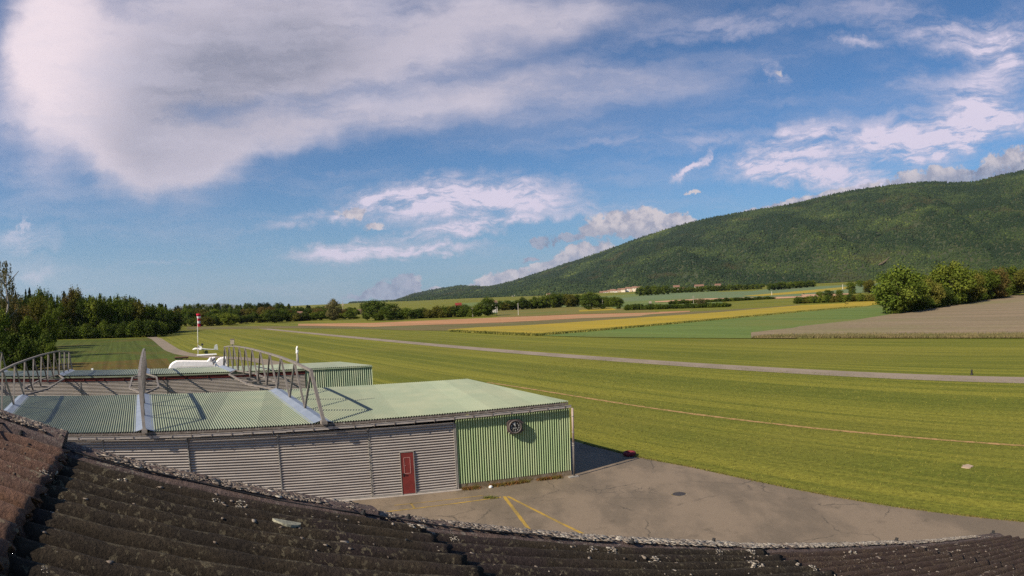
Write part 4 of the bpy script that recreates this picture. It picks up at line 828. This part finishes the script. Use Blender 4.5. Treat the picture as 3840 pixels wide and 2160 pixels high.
for sx, sy in BOL:
    s0, k0 = onroof(sx, sy, .02); s0 = min(s0, 4.36); b0 = float(sheet_h(np.array([s0]), np.array([k0]))[0]) if s0 < 4.12 else .018
    d = math.hypot(s0, k0, 1)*RS; r = max(.009, .0035*d)
    mb = MB(); mb.tube(RP(s0, k0, b0-.005), RP(s0, k0, b0+r*.5), r*1.25, n=10); mb.tube(RP(s0, k0, b0+r*.5), RP(s0, k0, b0+r*1.6), r*.7, n=6); mb.build('roofing_bolt', M_dark, rb)
s0, k0 = onroof(1078, 1960); ch = MB(); arc = [(math.cos(t), -abs(math.sin(t))*.75) for t in np.linspace(0, math.pi, 12)]
ch.rings([[RP(s0+y*.11+.03+rr2.normal(0, .002), k0+x*.085, float(sheet_h(np.array([s0]), np.array([k0]))[0])+.014+n_) for x, y in arc] for n_ in (0, .012)]); setp(ch.build('broken_shard', mat('pale_shard', (.34, .33, .25), (.22, .21, .16), 40, .9, .004, 60)), 'pale half-moon shard of broken fibre cement lying on the dark roof', 'shard')

# ------------------------------------------------------------------ trees
def leaf_mat(name, c1, c2, c3):
    m = bpy.data.materials.new(name); m.use_nodes = True; t = NT(m.node_tree); m.node_tree.nodes.remove(m.node_tree.nodes['Principled BSDF'])
    co = t.node('ShaderNodeTexCoord').outputs['Object']; oi = t.node('ShaderNodeObjectInfo').outputs['Random']; at = t.node('ShaderNodeAttribute', attribute_name='tone').outputs['Fac']
    v = t.vmath('ADD', co, t.vmath('SCALE', (7.3, 3.1, 1.7), scale=oi))
    c = t.mix(t.ramp(t.noise(v, 3.5, 4, .6), .38, .62), c1, c2); c = t.mix(t.ramp(at, .55, 1.0, 0, .9), c, c3)
    c = t.vmath('SCALE', c, scale=t.math('ADD', .8, t.math('MULTIPLY', oi, .4)))
    d = t.node('ShaderNodeBsdfDiffuse'); t.put(d.inputs[0], c); tr = t.node('ShaderNodeBsdfTranslucent'); t.put(tr.inputs[0], c)
    mx = t.node('ShaderNodeMixShader'); mx.inputs[0].default_value = .22; t.l.new(d.outputs[0], mx.inputs[1]); t.l.new(tr.outputs[0], mx.inputs[2]); t.l.new(mx.outputs[0], m.node_tree.nodes['Material Output'].inputs[0]); return m
LM = dict(dark=leaf_mat('dark_leaves', (.040, .062, .014), (.060, .088, .018), (.10, .125, .025)), mid=leaf_mat('mid_leaves', (.068, .098, .016), (.095, .128, .020), (.14, .165, .028)),
          light=leaf_mat('light_leaves', (.10, .13, .02), (.13, .16, .024), (.18, .20, .035)), olive=leaf_mat('olive_leaves', (.088, .092, .017), (.115, .11, .022), (.16, .145, .035)),
          rust=leaf_mat('rusty_leaves', (.12, .085, .027), (.10, .088, .025), (.17, .12, .04)), fir=leaf_mat('fir_needles', (.014, .024, .011), (.022, .034, .014), (.035, .045, .018)), bare=leaf_mat('young_birch_leaves', (.10, .095, .035), (.14, .125, .05), (.2, .17, .08)))
M_bark = mat('bark', (.075, .06, .045), (.045, .036, .028), 8, .95); M_bbark = mat('birch_bark', (.42, .38, .34), (.25, .22, .2), 8, .9)
def leaves(P_, Nn, size, tone):
    n = len(P_); a = RNG.normal(0, 1, (n, 3)); a -= (a*Nn).sum(1)[:, None]*Nn; a /= np.linalg.norm(a, axis=1)[:, None]; b = np.cross(Nn, a); s_ = size*RNG.uniform(.6, 1.35, n)[:, None]
    V = np.stack([P_-a*s_-b*s_*.6, P_+a*s_*.7-b*s_*.5, P_+a*s_+b*s_*.6, P_-a*s_*.6+b*s_*.7], 1).reshape(-1, 3)
    return V, np.arange(4*n).reshape(n, 4), np.repeat(tone, 4)
def crown_mesh(kind, seed):
    global RNG; old = RNG; RNG = np.random.default_rng(seed); g = RNG
    if kind == 'fir':
        n = 3200; z = g.random(n)**.8*.92+.06; R_ = (1-z)*.48*(.75+.35*np.sin(z*70+g.random(n)*.8))+.02; a = g.random(n)*6.28; r = R_*g.uniform(.35, 1.05, n)
        P_ = np.stack([r*np.cos(a), r*np.sin(a), z-r*.28+g.normal(0, .006, n)], 1); N_ = np.stack([np.cos(a)*.5, np.sin(a)*.5, np.full(n, .8)], 1)+g.normal(0, .35, (n, 3)); size = .024; tone = g.random(n)
    elif kind == 'birch':
        n = 4200; bz = g.uniform(.28, .99, 70); ba = g.random(70)*6.28; br = g.uniform(.1, .5, 70)*np.sin(np.clip(bz*1.05-.1, 0, 1)*np.pi)**.6; i = g.integers(0, 70, n); dr = g.random(n)
        r = br[i]*g.uniform(.75, 1.1, n); P_ = np.stack([r*np.cos(ba[i])+g.normal(0, .022, n), r*np.sin(ba[i])+g.normal(0, .022, n), bz[i]-dr*.16+.03], 1); N_ = g.normal(0, 1, (n, 3)); size = .012; tone = g.random(n)
    else:
        nc = {'round': 44, 'tall': 42, 'bush': 22, 'hedge': 30}[kind]
        c = g.normal(0, 1, (nc, 3)); c /= np.linalg.norm(c, axis=1)[:, None]; rad_ = g.uniform(.35, 1, nc)**.5
        if kind == 'round': ax, zc, az2, cr = .42, .53, .37, (.11, .19)
        elif kind == 'tall': ax, zc, az2, cr = .37, .50, .42, (.10, .17)
        elif kind == 'bush': ax, zc, az2, cr = .38, .42, .34, (.16, .28)
        else: ax, zc, az2, cr = .42, .45, .28, (.10, .24)
        C_ = c*np.array([ax, ax, az2])*rad_[:, None]+np.array([0, 0, zc]); C_[:, :2] += g.normal(0, .03, (nc, 2)); low = C_[:, 2] < zc-.08; C_[low, :2] *= .85
        Rr = g.uniform(cr[0], cr[1], nc); tn = g.random(nc); per = 150 if kind != 'bush' else 120
        i = np.repeat(np.arange(nc), per); n = len(i); d = g.normal(0, 1, (n, 3)); d /= np.linalg.norm(d, axis=1)[:, None]; d[:, 2] = np.where(d[:, 2] < -.3, d[:, 2]*.5, d[:, 2])
        rr_ = Rr[i]*g.uniform(.55, 1.08, n)*(1+.18*np.sin(d[:, 0]*6+i)*np.sin(d[:, 1]*5+i)); P_ = C_[i]+d*rr_[:, None]; P_[:, 2] = np.clip(P_[:, 2], .01, 1.05); N_ = d+g.normal(0, .55, (n, 3)); size = .021 if kind not in ('bush', 'hedge') else .034; tone = np.clip(tn[i]*.75+g.random(n)*.4, 0, 1)
    zlo, zhi = np.percentile(P_[:, 2], 1.5), np.percentile(P_[:, 2], 99.3); zb0 = {'round': .10, 'tall': .06, 'fir': .05, 'birch': .2, 'bush': 0.0, 'hedge': 0.0}[kind]
    P_[:, 2] = zb0+(P_[:, 2]-zlo)/(zhi-zlo)*(1-zb0); P_[:, :2] *= .5/np.percentile(np.hypot(P_[:, 0], P_[:, 1]), 97); P_[:, 2] = np.maximum(P_[:, 2], 0.0)
    N_ /= np.linalg.norm(N_, axis=1)[:, None]; V, F, C = leaves(P_, N_, size, tone); RNG = old
    return np_mesh(kind+'_crown', V, F, LM['mid'], False, C)
def trunk_mesh(kind, seed):
    g = np.random.default_rng(seed); mb = MB(); top = .95 if kind in ('fir', 'birch') else .68; r0 = .022 if kind != 'bush' else .012
    pts = [np.array([g.normal(0, .008)*k, g.normal(0, .008)*k, top*k/5]) for k in range(6)]
    mb.rings([[p+r0*(1.25-k/5)*np.array([math.cos(t), math.sin(t), 0]) for t in np.linspace(0, 2*math.pi, 8, endpoint=False)] for k, p in enumerate(pts)])
    for _ in range(7 if kind != 'fir' else 0):
        k = g.integers(2, 5); a = g.random()*6.28; q = pts[k]+np.array([math.cos(a)*.22, math.sin(a)*.22, .16]); mb.tube(pts[k], q, r0*.5, r0*.15, 6)
    return mb.mesh(kind+'_trunk', M_bbark if kind == 'birch' else M_bark)
CR = {k: [crown_mesh(k, 50+i*7+len(k)) for i in range(c)] for k, c in dict(round=6, tall=4, fir=3, birch=2, bush=4, hedge=3).items()}
TK = {k: [trunk_mesh(k, 90+i) for i in range(2)] for k in CR}
tcount = 0
NAMES = dict(round='leafy_tree', tall='leafy_tree', fir='fir_tree', birch='birch_tree', bush='bush', hedge='hedge')
CATS = dict(round='tree', tall='tree', fir='tree', birch='tree', bush='bush', hedge='hedge')
def tree(p, h, wd, kind, mt, label, group=None, trunk=True, depth=None):
    global tcount; tcount += 1; g = random.Random(tcount*13)
    o = empty(NAMES[kind], p, label, CATS[kind], group, g.random()*6.28 if depth is None else 0)
    v = CR[kind][g.randrange(len(CR[kind]))]; c = link('crown' if kind not in ('bush', 'hedge') else 'foliage', v, o, True); c.material_slots[0].link = 'OBJECT'; c.material_slots[0].material = LM[mt]
    if depth is None: c.scale = (wd, wd*g.uniform(.9, 1.1), h)
    else: c.scale = (wd, depth, h); o.rotation_euler = (0, 0, -math.atan2(p[0], p[1]))
    if trunk: t_ = link('trunk' if kind not in ('bush', 'hedge') else 'stem', TK[kind][g.randrange(2)], o, True); t_.scale = (h*.8, h*.8, h)
    return o
def tpx(x, yb, yt, wpx, kind, mt, label, group=None, D=None, depth=None, trunk=True, sink=.0):
    if D is None:
        p = tp(x, yb); D = math.hypot(p[0], p[1])
    else:
        p = atD(x, 700, D); p = np.array([p[0], p[1], float(terr(p[0], p[1]))])
    top = atD(x, yt, D)[2]; h = top-p[2]; wd = wpx*1.4907/2500*D*1.15
    return tree(p-np.array([0, 0, sink]), h+sink, wd, kind, mt, label, group, trunk, depth)
g = random.Random(4)
# wood on the left
sky_x = [0, 40, 85, 140, 180, 190, 205, 250, 330, 350, 400, 430, 447]; sky_y = [742, 735, 724, 735, 727, 722, 742, 741, 745, 752, 761, 771, 776]
for x in range(25, 448, 17):
    yt = np.interp(x, sky_x, sky_y)+g.choice([g.uniform(-2, 4), g.uniform(6, 14)]); tpx(x+g.uniform(-6, 6), 0, yt, g.uniform(22, 38), 'fir', 'fir', 'dark spiky fir in the back row of the left wood', 'firs along the skyline of the left wood', D=330+g.uniform(-12, 25))
for x in range(5, 440, 17):
    yt = np.interp(x, sky_x, sky_y)+g.uniform(3, 20); tpx(x+g.uniform(-5, 5), 0, yt, g.uniform(34, 48), g.choice(['round', 'tall']), g.choice(['dark', 'mid', 'olive', 'dark', 'rust']), 'leafy tree in the middle rows of the left wood', 'leafy trees inside the left wood', D=292+g.uniform(-14, 14))
for x, yt, wd, m_ in ((150, 768, 46, 'mid'), (172, 760, 40, 'olive'), (205, 756, 44, 'dark'), (243, 748, 58, 'light'), (290, 757, 40, 'mid'), (312, 752, 48, 'mid'), (345, 760, 42, 'olive'), (372, 768, 44, 'mid'), (398, 776, 40, 'dark'), (425, 782, 36, 'dark'), (438, 784, 34, 'dark')):
    tpx(x, 0, yt, wd, 'tall', m_, 'tall leafy tree at the front edge of the left wood' if x != 243 else 'broad bright green tree standing out in the front of the left wood', 'front trees of the left wood' if x != 243 else None, D=262 if x < 400 else 300)
for x in range(140, 448, 13): tpx(x+g.uniform(-3, 3), 0, np.interp(x, [140, 448], [822, 806])+g.uniform(-8, 8), g.uniform(26, 38), 'bush', g.choice(['dark', 'dark', 'mid']), 'dark undergrowth bush along the edge of the left wood', 'undergrowth bushes of the left wood', D=np.interp(x, [140, 395, 448], [256, 243, 318])+4)
for x, yt, wd, D_, m_ in ((95, 752, 60, 200, 'olive'), (52, 770, 66, 170, 'rust'), (118, 790, 48, 190, 'mid'), (15, 758, 70, 165, 'olive'), (70, 800, 60, 150, 'mid'), (108, 838, 52, 128, 'dark'), (22, 838, 78, 125, 'dark'), (62, 850, 60, 118, 'dark'), (-20, 780, 80, 150, 'mid'), (125, 862, 34, 122, 'mid')):
    tpx(x, 0, yt, wd, 'round' if yt < 830 else 'bush', m_, 'near tree of the clump filling the left edge above the truss', 'near trees at the left edge', D=D_)
tpx(12, 0, 662, 74, 'birch', 'bare', 'tall pale birch with drooping twigs at the left edge of the sky', D=155)
tpx(-45, 0, 700, 80, 'birch', 'bare', 'birch mostly outside the left edge of the picture', D=165)
# belt of trees beyond the runway end
bx = [445, 520, 600, 680, 760, 830, 900]; by = [823, 822, 816, 812, 809, 806, 803]; bt_ = [785, 788, 786, 782, 780, 782, 790]
for x in range(448, 905, 11): tpx(x+g.uniform(-4, 4), 0, np.interp(x, [445, 640, 700, 780, 900], [765, 762, 763, 770, 776])+g.uniform(-2, 7), g.uniform(20, 30), g.choice(['round', 'tall', 'fir']), g.choice(['dark', 'dark', 'mid', 'fir']), 'dark tree on the wooded skyline beyond the runway end', 'skyline trees beyond the runway end', D=640+g.uniform(-30, 60))
for x in range(446, 900, 13): tpx(x+g.uniform(-4, 4), 0, np.interp(x, bx, bt_)-g.uniform(2, 10), g.uniform(24, 34), g.choice(['round', 'tall']), g.choice(['dark', 'mid', 'olive', 'mid', 'rust']), 'tree in the second row beyond the runway end', 'second row of trees beyond the runway end', D=470+g.uniform(-15, 15))
for i, x in enumerate(range(452, 900, 17)):
    yb = np.interp(x, bx, by); tpx(x+g.uniform(-3, 3), yb-1.5, np.interp(x, bx, bt_)+g.uniform(2, 12), g.uniform(26, 38), g.choice(['round', 'tall', 'bush']), g.choice(['mid', 'dark', 'mid', 'olive', 'light' if i % 4 == 0 else 'dark']), 'rounded tree in the front row beyond the runway end', 'front row of trees beyond the runway end')
tpx(578, 819, 787, 46, 'round', 'light', 'pale yellow-green willow in the tree belt right of the windsock'); tpx(838, 806, 754, 34, 'tall', 'bare', 'thin-leaved tree poking above the belt near the mast'); tpx(695, 812, 780, 52, 'round', 'dark', 'big dark round tree in the middle of the far belt')
# clump and hedgerow in the centre
for x, yb, yt, wd, m_, lb in ((945, 806, 757, 62, 'dark', 'dome-topped dark tree beside the brown field slope'), (985, 806, 765, 50, 'dark', 'dark tree right of the dome-topped one'), (925, 806, 762, 34, 'dark', 'narrow dark tree left of the dome-topped one'), (962, 806, 782, 50, 'mid', 'lower green tree in front of the dome-topped one'), (1228, 795, 749, 46, 'dark', 'big dark solitary tree in the middle distance'), (1488, 779, 736, 52, 'dark', 'broad dark tree standing forward of the middle wood'), (1540, 770, 748, 28, 'mid', 'small tree at the right end of the middle wood'), (1517, 778, 764, 12, 'dark', 'sapling beneath the electricity pole'), (1556, 777, 769, 12, 'dark', 'small isolated bush left of the long hedge')):
    tpx(x, yb, yt, wd, 'round' if yb-yt > 20 else 'bush', m_, lb)
for i, x in enumerate(range(1003, 1216, 12)): tpx(x+g.uniform(-3, 3), np.interp(x, [1000, 1210], [803, 796]), np.interp(x, [1000, 1100, 1160, 1210], [776, 771, 768, 764])+g.uniform(-4, 8), g.uniform(22, 34), g.choice(['round', 'bush']), g.choice(['mid', 'dark', 'mid', 'olive']), 'tree of the low belt left of the big dark solitary tree', 'low belt of trees in the centre')
for i, x in enumerate(range(1258, 1475, 11)): tpx(x+g.uniform(-3, 3), np.interp(x, [1250, 1475], [783, 771])-1, np.interp(x, [1250, 1330, 1400, 1475], [757, 750, 739, 738])+g.uniform(-3, 5), g.uniform(20, 30), g.choice(['round', 'tall']), g.choice(['mid', 'dark', 'olive', 'mid']), 'tree of the wood behind the white post', 'wood behind the white post', trunk=True)
for i, x in enumerate(range(1500, 1560, 11)): tpx(x, 772, 746+g.uniform(0, 6), 24, 'round', 'mid', 'tree at the right end of the wood by the village', 'trees between the wood and the village')
# hedges and field trees on the right
def hrow(x0, x1, y0b, y1b, y0t, y1t, step, mts, label, group, kind='hedge'):
    x = x0
    while x <= x1:
        f_ = (x-x0)/max(1, x1-x0); tpx(x+g.uniform(-1, 1), y0b+(y1b-y0b)*f_, y0t+(y1t-y0t)*f_+g.uniform(-2, 2), step*1.9, kind, g.choice(mts), label, group, trunk=False); x += step
hrow(1580, 1838, 781, 772, 767, 762, 9, ['mid', 'dark', 'dark'], 'bush of the long hedge beyond the yellow field', 'bushes of the long hedge beyond the yellow field')
hrow(1690, 1945, 766, 752, 757, 746, 10, ['dark', 'mid', 'dark'], 'bush of the farther hedge below the pale strip', 'bushes of the farther hedge')
hrow(2008, 2250, 764, 756, 746, 738, 11, ['mid', 'olive', 'dark', 'light'], 'bush of the hedge joining the big right-hand trees', 'bushes of the right-hand hedge')
hrow(1690, 1915, 738, 727, 724, 714, 9, ['dark', 'mid'], 'tree of the belt at the foot of the mountain', 'belt of trees at the mountain foot', 'tall')
hrow(1938, 2048, 731, 722, 712, 706, 9, ['dark', 'dark', 'mid'], 'dark tree of the compact grove on the pale slope', 'compact grove on the pale slope', 'round')
hrow(1608, 1680, 745, 741, 722, 718, 10, ['dark', 'dark', 'mid'], 'dark tree of the rounded grove beside the village', 'rounded grove beside the village', 'round')
for x, yb, yt, wd, k_, m_, lb in ((1763, 772, 752, 26, 'round', 'bare', 'pale blossoming tree rising from the long hedge'), (2143, 739, 709, 24, 'tall', 'mid', 'narrow upright tree standing alone on the pale strip'), (2166, 722, 705, 24, 'bush', 'mid', 'round bush behind the two lone field trees'), (2187, 738, 705, 34, 'round', 'olive', 'wide lone tree left of the big right-hand trees'), (2062, 745, 733, 16, 'bush', 'mid', 'small tree poking from the hedge'), (2085, 748, 730, 26, 'round', 'dark', 'dark tree rising from the right-hand hedge'), (2112, 746, 729, 18, 'round', 'mid', 'slim tree at the top of the right-hand hedge'),
        (2262, 789, 675, 118, 'round', 'mid', 'largest tree at the left end of the right-hand row'), (2310, 782, 712, 70, 'round', 'mid', 'green tree beside the largest one'), (2345, 776, 704, 62, 'round', 'olive', 'yellowish tree in the right-hand row'), (2395, 767, 662, 110, 'round', 'light', 'highest tree of the right-hand row'), (2372, 772, 722, 54, 'round', 'dark', 'dark lower tree under the highest one'), (2440, 762, 690, 66, 'round', 'olive', 'olive tree right of the highest one'), (2480, 755, 680, 72, 'round', 'mid', 'broad tree toward the right edge'), (2512, 752, 677, 60, 'round', 'rust', 'rust tinged tree near the right edge'), (2548, 744, 672, 70, 'round', 'mid', 'tree at the right edge of the picture'), (2590, 744, 672, 76, 'round', 'olive', 'tree cut by the right edge of the picture'), (2228, 760, 708, 46, 'round', 'mid', 'smaller tree behind the largest one'), (2300, 760, 690, 60, 'round', 'dark', 'dark tree in the rear of the right-hand row')):
    tpx(x, yb, yt, wd, k_, m_, lb)
for x, yb, yt, wd, m_ in ((2325, 778, 694, 56, 'mid'), (2362, 770, 690, 60, 'mid'), (2420, 762, 684, 56, 'dark'), (2458, 757, 684, 60, 'mid'), (2500, 750, 688, 56, 'olive'), (2530, 746, 684, 54, 'mid'), (2568, 742, 682, 60, 'rust'), (2290, 784, 700, 60, 'mid')):
    tpx(x, yb-5, yt, wd, 'round', m_, 'tree filling the rear of the right-hand row', 'rear trees of the right-hand row')
for x in range(2258, 2530, 15): yb = np.interp(x, [2258, 2406, 2526], [790, 767, 748]); tpx(x, yb, yb-g.uniform(20, 30), 34, 'bush', g.choice(['dark', 'dark', 'mid']), 'dark undergrowth bush at the foot of the right-hand tree row', 'undergrowth of the right-hand tree row')

# ------------------------------------------------------------------ poles, village, quarry
M_pole = mat('pole_timber', (.34, .29, .24), (.28, .24, .2), 2, .9); M_wpole = mat('pale_pole', (.62, .56, .48), (.5, .46, .4), 2, .8)
for i, (x, yb, yt, m_, lb) in enumerate(((1190, 797, 772, M_pole, 'electricity pole just left of the big dark solitary tree'), (1250, 794, 757, M_pole, 'electricity pole just right of the big dark solitary tree'), (1304, 793, 762, M_wpole, 'white post standing alone in the olive meadow'), (1516, 775, 754, M_wpole, 'pole beside the broad dark tree of the middle wood'), (985, 805, 775, M_pole, 'pole in front of the dome-topped tree'), (1745, 764, 744, M_pole, 'pole rising behind the long hedge'), (1942, 743, 733, M_wpole, 'pole on the barley strip below the compact grove'), (2120, 728, 715, M_wpole, 'faint pole on the pale slope near the lone field trees'), (1172, 797, 790, M_pole, 'short stake at the edge of the dry field'))):
    p = tp(x, yb); D = math.hypot(p[0], p[1]); top = atD(x, yt, D); r = max(.14, D*.00045)
    e = empty('utility_pole', p, lb, 'pole'); MB().tube(p-np.array([0, 0, .3]), [p[0], p[1], top[2]], r, r*.7, 8).build('shaft', m_, e)
    if i in (0, 1, 4, 5): MB().box([p[0], p[1], top[2]-.8], 1.8, .14, .14, (p[1]/D, -p[0]/D, 0), (p[0]/D, p[1]/D, 0)).build('cross_arm', m_, e)
p = atD(863, 790, 560); p[2] = 0; e = empty('radio_mast', p, 'thin lattice mast above the far tree belt left of the brown slope', 'mast'); tz = atD(863, 757, 560)[2]
MB().tube(p, [p[0], p[1], tz], .35, .12, 6).build('shaft', M_pole, e); MB().box([p[0], p[1], tz-3], 1.6, .3, 1.6).build('antenna', M_pole, e)
p = tp(1636, 770); e = empty('hunting_stand', p, 'small hunting stand on legs at the left end of the long hedge', 'stand'); D = math.hypot(*p[:2]); tz = atD(1636, 757, D)[2]
MB().box([p[0], p[1], tz-.9], 1.6, 1.4, 1.5).build('cabin', M_pole, e)
for a in (-.6, .6): MB().tube([p[0]+a*1.6, p[1], p[2]], [p[0]+a, p[1], tz-1.6], .1).build('leg', M_pole, e)
M_wallh = [mat('cream_render', (.62, .53, .43), (.55, .47, .38), .5, .9), mat('white_render', (.72, .66, .60), (.66, .6, .55), .5, .9), mat('ochre_render', (.5, .38, .27), (.45, .34, .25), .5, .9)]
M_tile = [mat('orange_tiles', (.25, .14, .095), (.21, .12, .085), .8, .9), mat('brown_tiles', (.22, .12, .085), (.18, .10, .07), .8, .9), mat('red_roof_metal', (.26, .035, .03), (.2, .03, .03), .5, .7)]
M_win = mat('window_glass', (.03, .035, .045), (.04, .045, .05), 1, .2)
def house(x, yb, yt, wpx, label, D=None, wm=0, tm=0, group=None, rz=None):
    if D is None: p = tp(x, yb); D = math.hypot(p[0], p[1])
    else: p = atD(x, yb, D)
    z0 = p[2]-6; tz = atD(x, yt, D)[2]; wd = wpx*1.4907/2500*D; dp = wd*.7; eave = p[2]+(tz-p[2])*.55; rz = random.uniform(-.5, .5) if rz is None else rz
    a = -math.atan2(p[0], p[1])+rz; ex = np.array([math.cos(a), math.sin(a), 0]); ey = np.array([-math.sin(a), math.cos(a), 0])
    e = empty('house', p, label, 'house', group); c = lambda i, j, z: p*np.array([1, 1, 0])+ex*i*wd/2+ey*j*dp/2+Z3_*z
    w_ = MB(); w_.add([c(-1, -1, z0), c(1, -1, z0), c(1, 1, z0), c(-1, 1, z0), c(-1, -1, eave), c(1, -1, eave), c(1, 1, eave), c(-1, 1, eave), c(-1, 0, tz-.15), c(1, 0, tz-.15)], [(0, 1, 5, 4), (2, 3, 7, 6), (1, 2, 6, 9, 5), (3, 0, 4, 8, 7)]); w_.build('walls', M_wallh[wm], e)
    r_ = MB(); A_ = [c(-1.1, -1.15, eave-.3), c(1.1, -1.15, eave-.3), c(1.1, 0, tz), c(-1.1, 0, tz), c(1.1, 1.15, eave-.3), c(-1.1, 1.15, eave-.3)]; B_ = [q+Z3_*.35 for q in A_]
    r_.add(A_+B_, [(6, 7, 8, 9), (9, 8, 10, 11), (3, 2, 1, 0), (5, 4, 2, 3), (0, 1, 7, 6), (1, 2, 8, 7), (2, 4, 10, 8), (4, 5, 11, 10), (5, 3, 9, 11), (3, 0, 6, 9)]); r_.build('roof', M_tile[tm], e)
    nw = max(2, int(wd/4))
    for k in range(nw): MB().box(c(-1+2*(k+.5)/nw, -1.01, p[2]+(eave-p[2])*.55), 1.2, .1, 1.5, ex, ey).build('window', M_win, e)
for i in range(11):
    x = 1514+i*9.2; yb = 740-i*1.3+random.uniform(-1, 1); house(x, yb, yb-6.5-random.random()*2, random.uniform(8, 13), 'cream house with tiled roof in the village at the mountain foot', D=1750-i*12+random.uniform(-40, 40), wm=i % 3, tm=(i*2) % 3 % 2, group='houses of the village at the mountain foot')
house(1702, 727, 718, 15, 'white house left of the long farmhouse below the forest', D=1560, wm=1, tm=1); house(1718, 728, 722, 10, 'small pale barn beside the white house below the forest', D=1540, wm=0, tm=0); house(1759, 725, 716, 22, 'long pale farmhouse on the meadow below the forest', D=1560, wm=1, tm=1, rz=.1); house(1806, 721, 714, 14, 'brownish farmhouse right of the long pale one', D=1580, wm=2, tm=1)
house(1154, 774, 763, 15, 'red-roofed barn showing above the central tree belt', D=420, wm=1, tm=2, rz=.1); house(1245, 765, 757, 11, 'small pale house behind the pole by the solitary tree', D=460, wm=1, tm=0); house(754, 792, 784.5, 13, 'orange-roofed house half hidden in the far tree belt', D=440, wm=0, tm=0); house(1379, 745, 738, 9, 'tiny white house above the middle wood', D=900, wm=1, tm=1)
def hp(x, y, lift=0):                                     # a point on the hillside seen at this place
    a0, e0 = azel(x, y); best = None
    for t_ in np.linspace(0, 1, 400):
        X_, Y_, Z_ = hill(np.array([a0]), np.array([t_])); d = math.hypot(X_[0], Y_[0])
        if math.degrees(math.atan2(Z_[0]-HC, d)) >= e0: return np.array([X_[0], Y_[0], Z_[0]])*(1-.012)
    return np.array([X_[0], Y_[0], Z_[0]])
def scar(name, pts, m, lb):
    P_ = [hp(*p)+Z3_*1 for p in pts]; c_ = sum(P_)/len(P_); mb = MB(); n = len(P_); mb.add(P_+[q-Z3_*60+np.array([q[0], q[1], 0])/np.linalg.norm(q[:2])*60 for q in P_], [tuple(range(n)), tuple(range(n, 2*n))[::-1]]+[(i, (i+1) % n, n+(i+1) % n, n+i) for i in range(n)]); setp(mb.build(name, m), lb, 'rock face')
scar('quarry', [(1286, 744), (1297, 740), (1308, 737), (1311, 739), (1300, 744), (1289, 746)], mat('pale_rock', (.72, .62, .54), (.6, .52, .46), .02, .9), 'pale quarry scar on the far hillside above the central trees')
scar('landslip', [(2209, 666), (2217, 661), (2227, 655), (2236, 646), (2238, 647), (2230, 657), (2220, 664), (2210, 668)], mat('orange_earth', (.11, .085, .045), (.07, .07, .03), .03, .9, lo=.45, hi=.6), 'orange bare earth slip low on the forested mountain')
# rise with a brown field behind the belt, left of the dome-topped tree
rz_ = []
for i in range(24):
    x = 868+i*5; yt = np.interp(x, [868, 885, 905, 930, 980], [790, 780, 777.5, 778, 790]); a_ = atD(x, 800, 620); b_ = atD(x, yt, 700); rz_.append(([a_[0], a_[1], -.5], [b_[0], b_[1], b_[2]], [b_[0]*1.2, b_[1]*1.2, -1]))
G = np.array(rz_).transpose(1, 0, 2); struct(link('brown_slope', grid_mesh('brown_slope', G, field_mat('brown_soil', (.15, .095, .06), (.18, .11, .07)), True)))
# far blue hills on the horizon
for nm, x0, x1, pk, D_ in (('far_hills', 845, 1010, [(845, 779), (880, 768), (930, 764), (980, 768), (1010, 776)], 16000), ('distant_ridge', 440, 620, [(440, 773), (500, 764.5), (560, 763.5), (620, 770)], 22000)):
    P_ = poly_interp(pk, 40); top = np.array([atD(x, y, D_) for x, y in P_]); bot = top.copy(); bot[:, 2] = -50; bk = top*np.array([1.15, 1.15, 0])-np.array([0, 0, 50]); bot2 = top*np.array([.93, .93, 0]); struct(link(nm, grid_mesh(nm, np.stack([bot2, top, bk]), mat(nm, (.05, .07, .05), (.06, .08, .05), .001, .95), True)))

# ------------------------------------------------------------------ haze
mh_ = bpy.data.materials.new('haze'); mh_.use_nodes = True; mh_.node_tree.nodes.clear(); T = NT(mh_.node_tree); pv = T.node('ShaderNodeVolumePrincipled'); pv.inputs['Color'].default_value = (.78, .86, 1.0, 1); pv.inputs['Density'].default_value = 1.9e-5; pv.inputs['Anisotropy'].default_value = .2
oo = T.node('ShaderNodeOutputMaterial'); T.l.new(pv.outputs[0], oo.inputs['Volume'])
hb = MB().box((0, 7000, 700), 50000, 40000, 1520).build('haze', mh_); hb['kind'] = 'stuff'
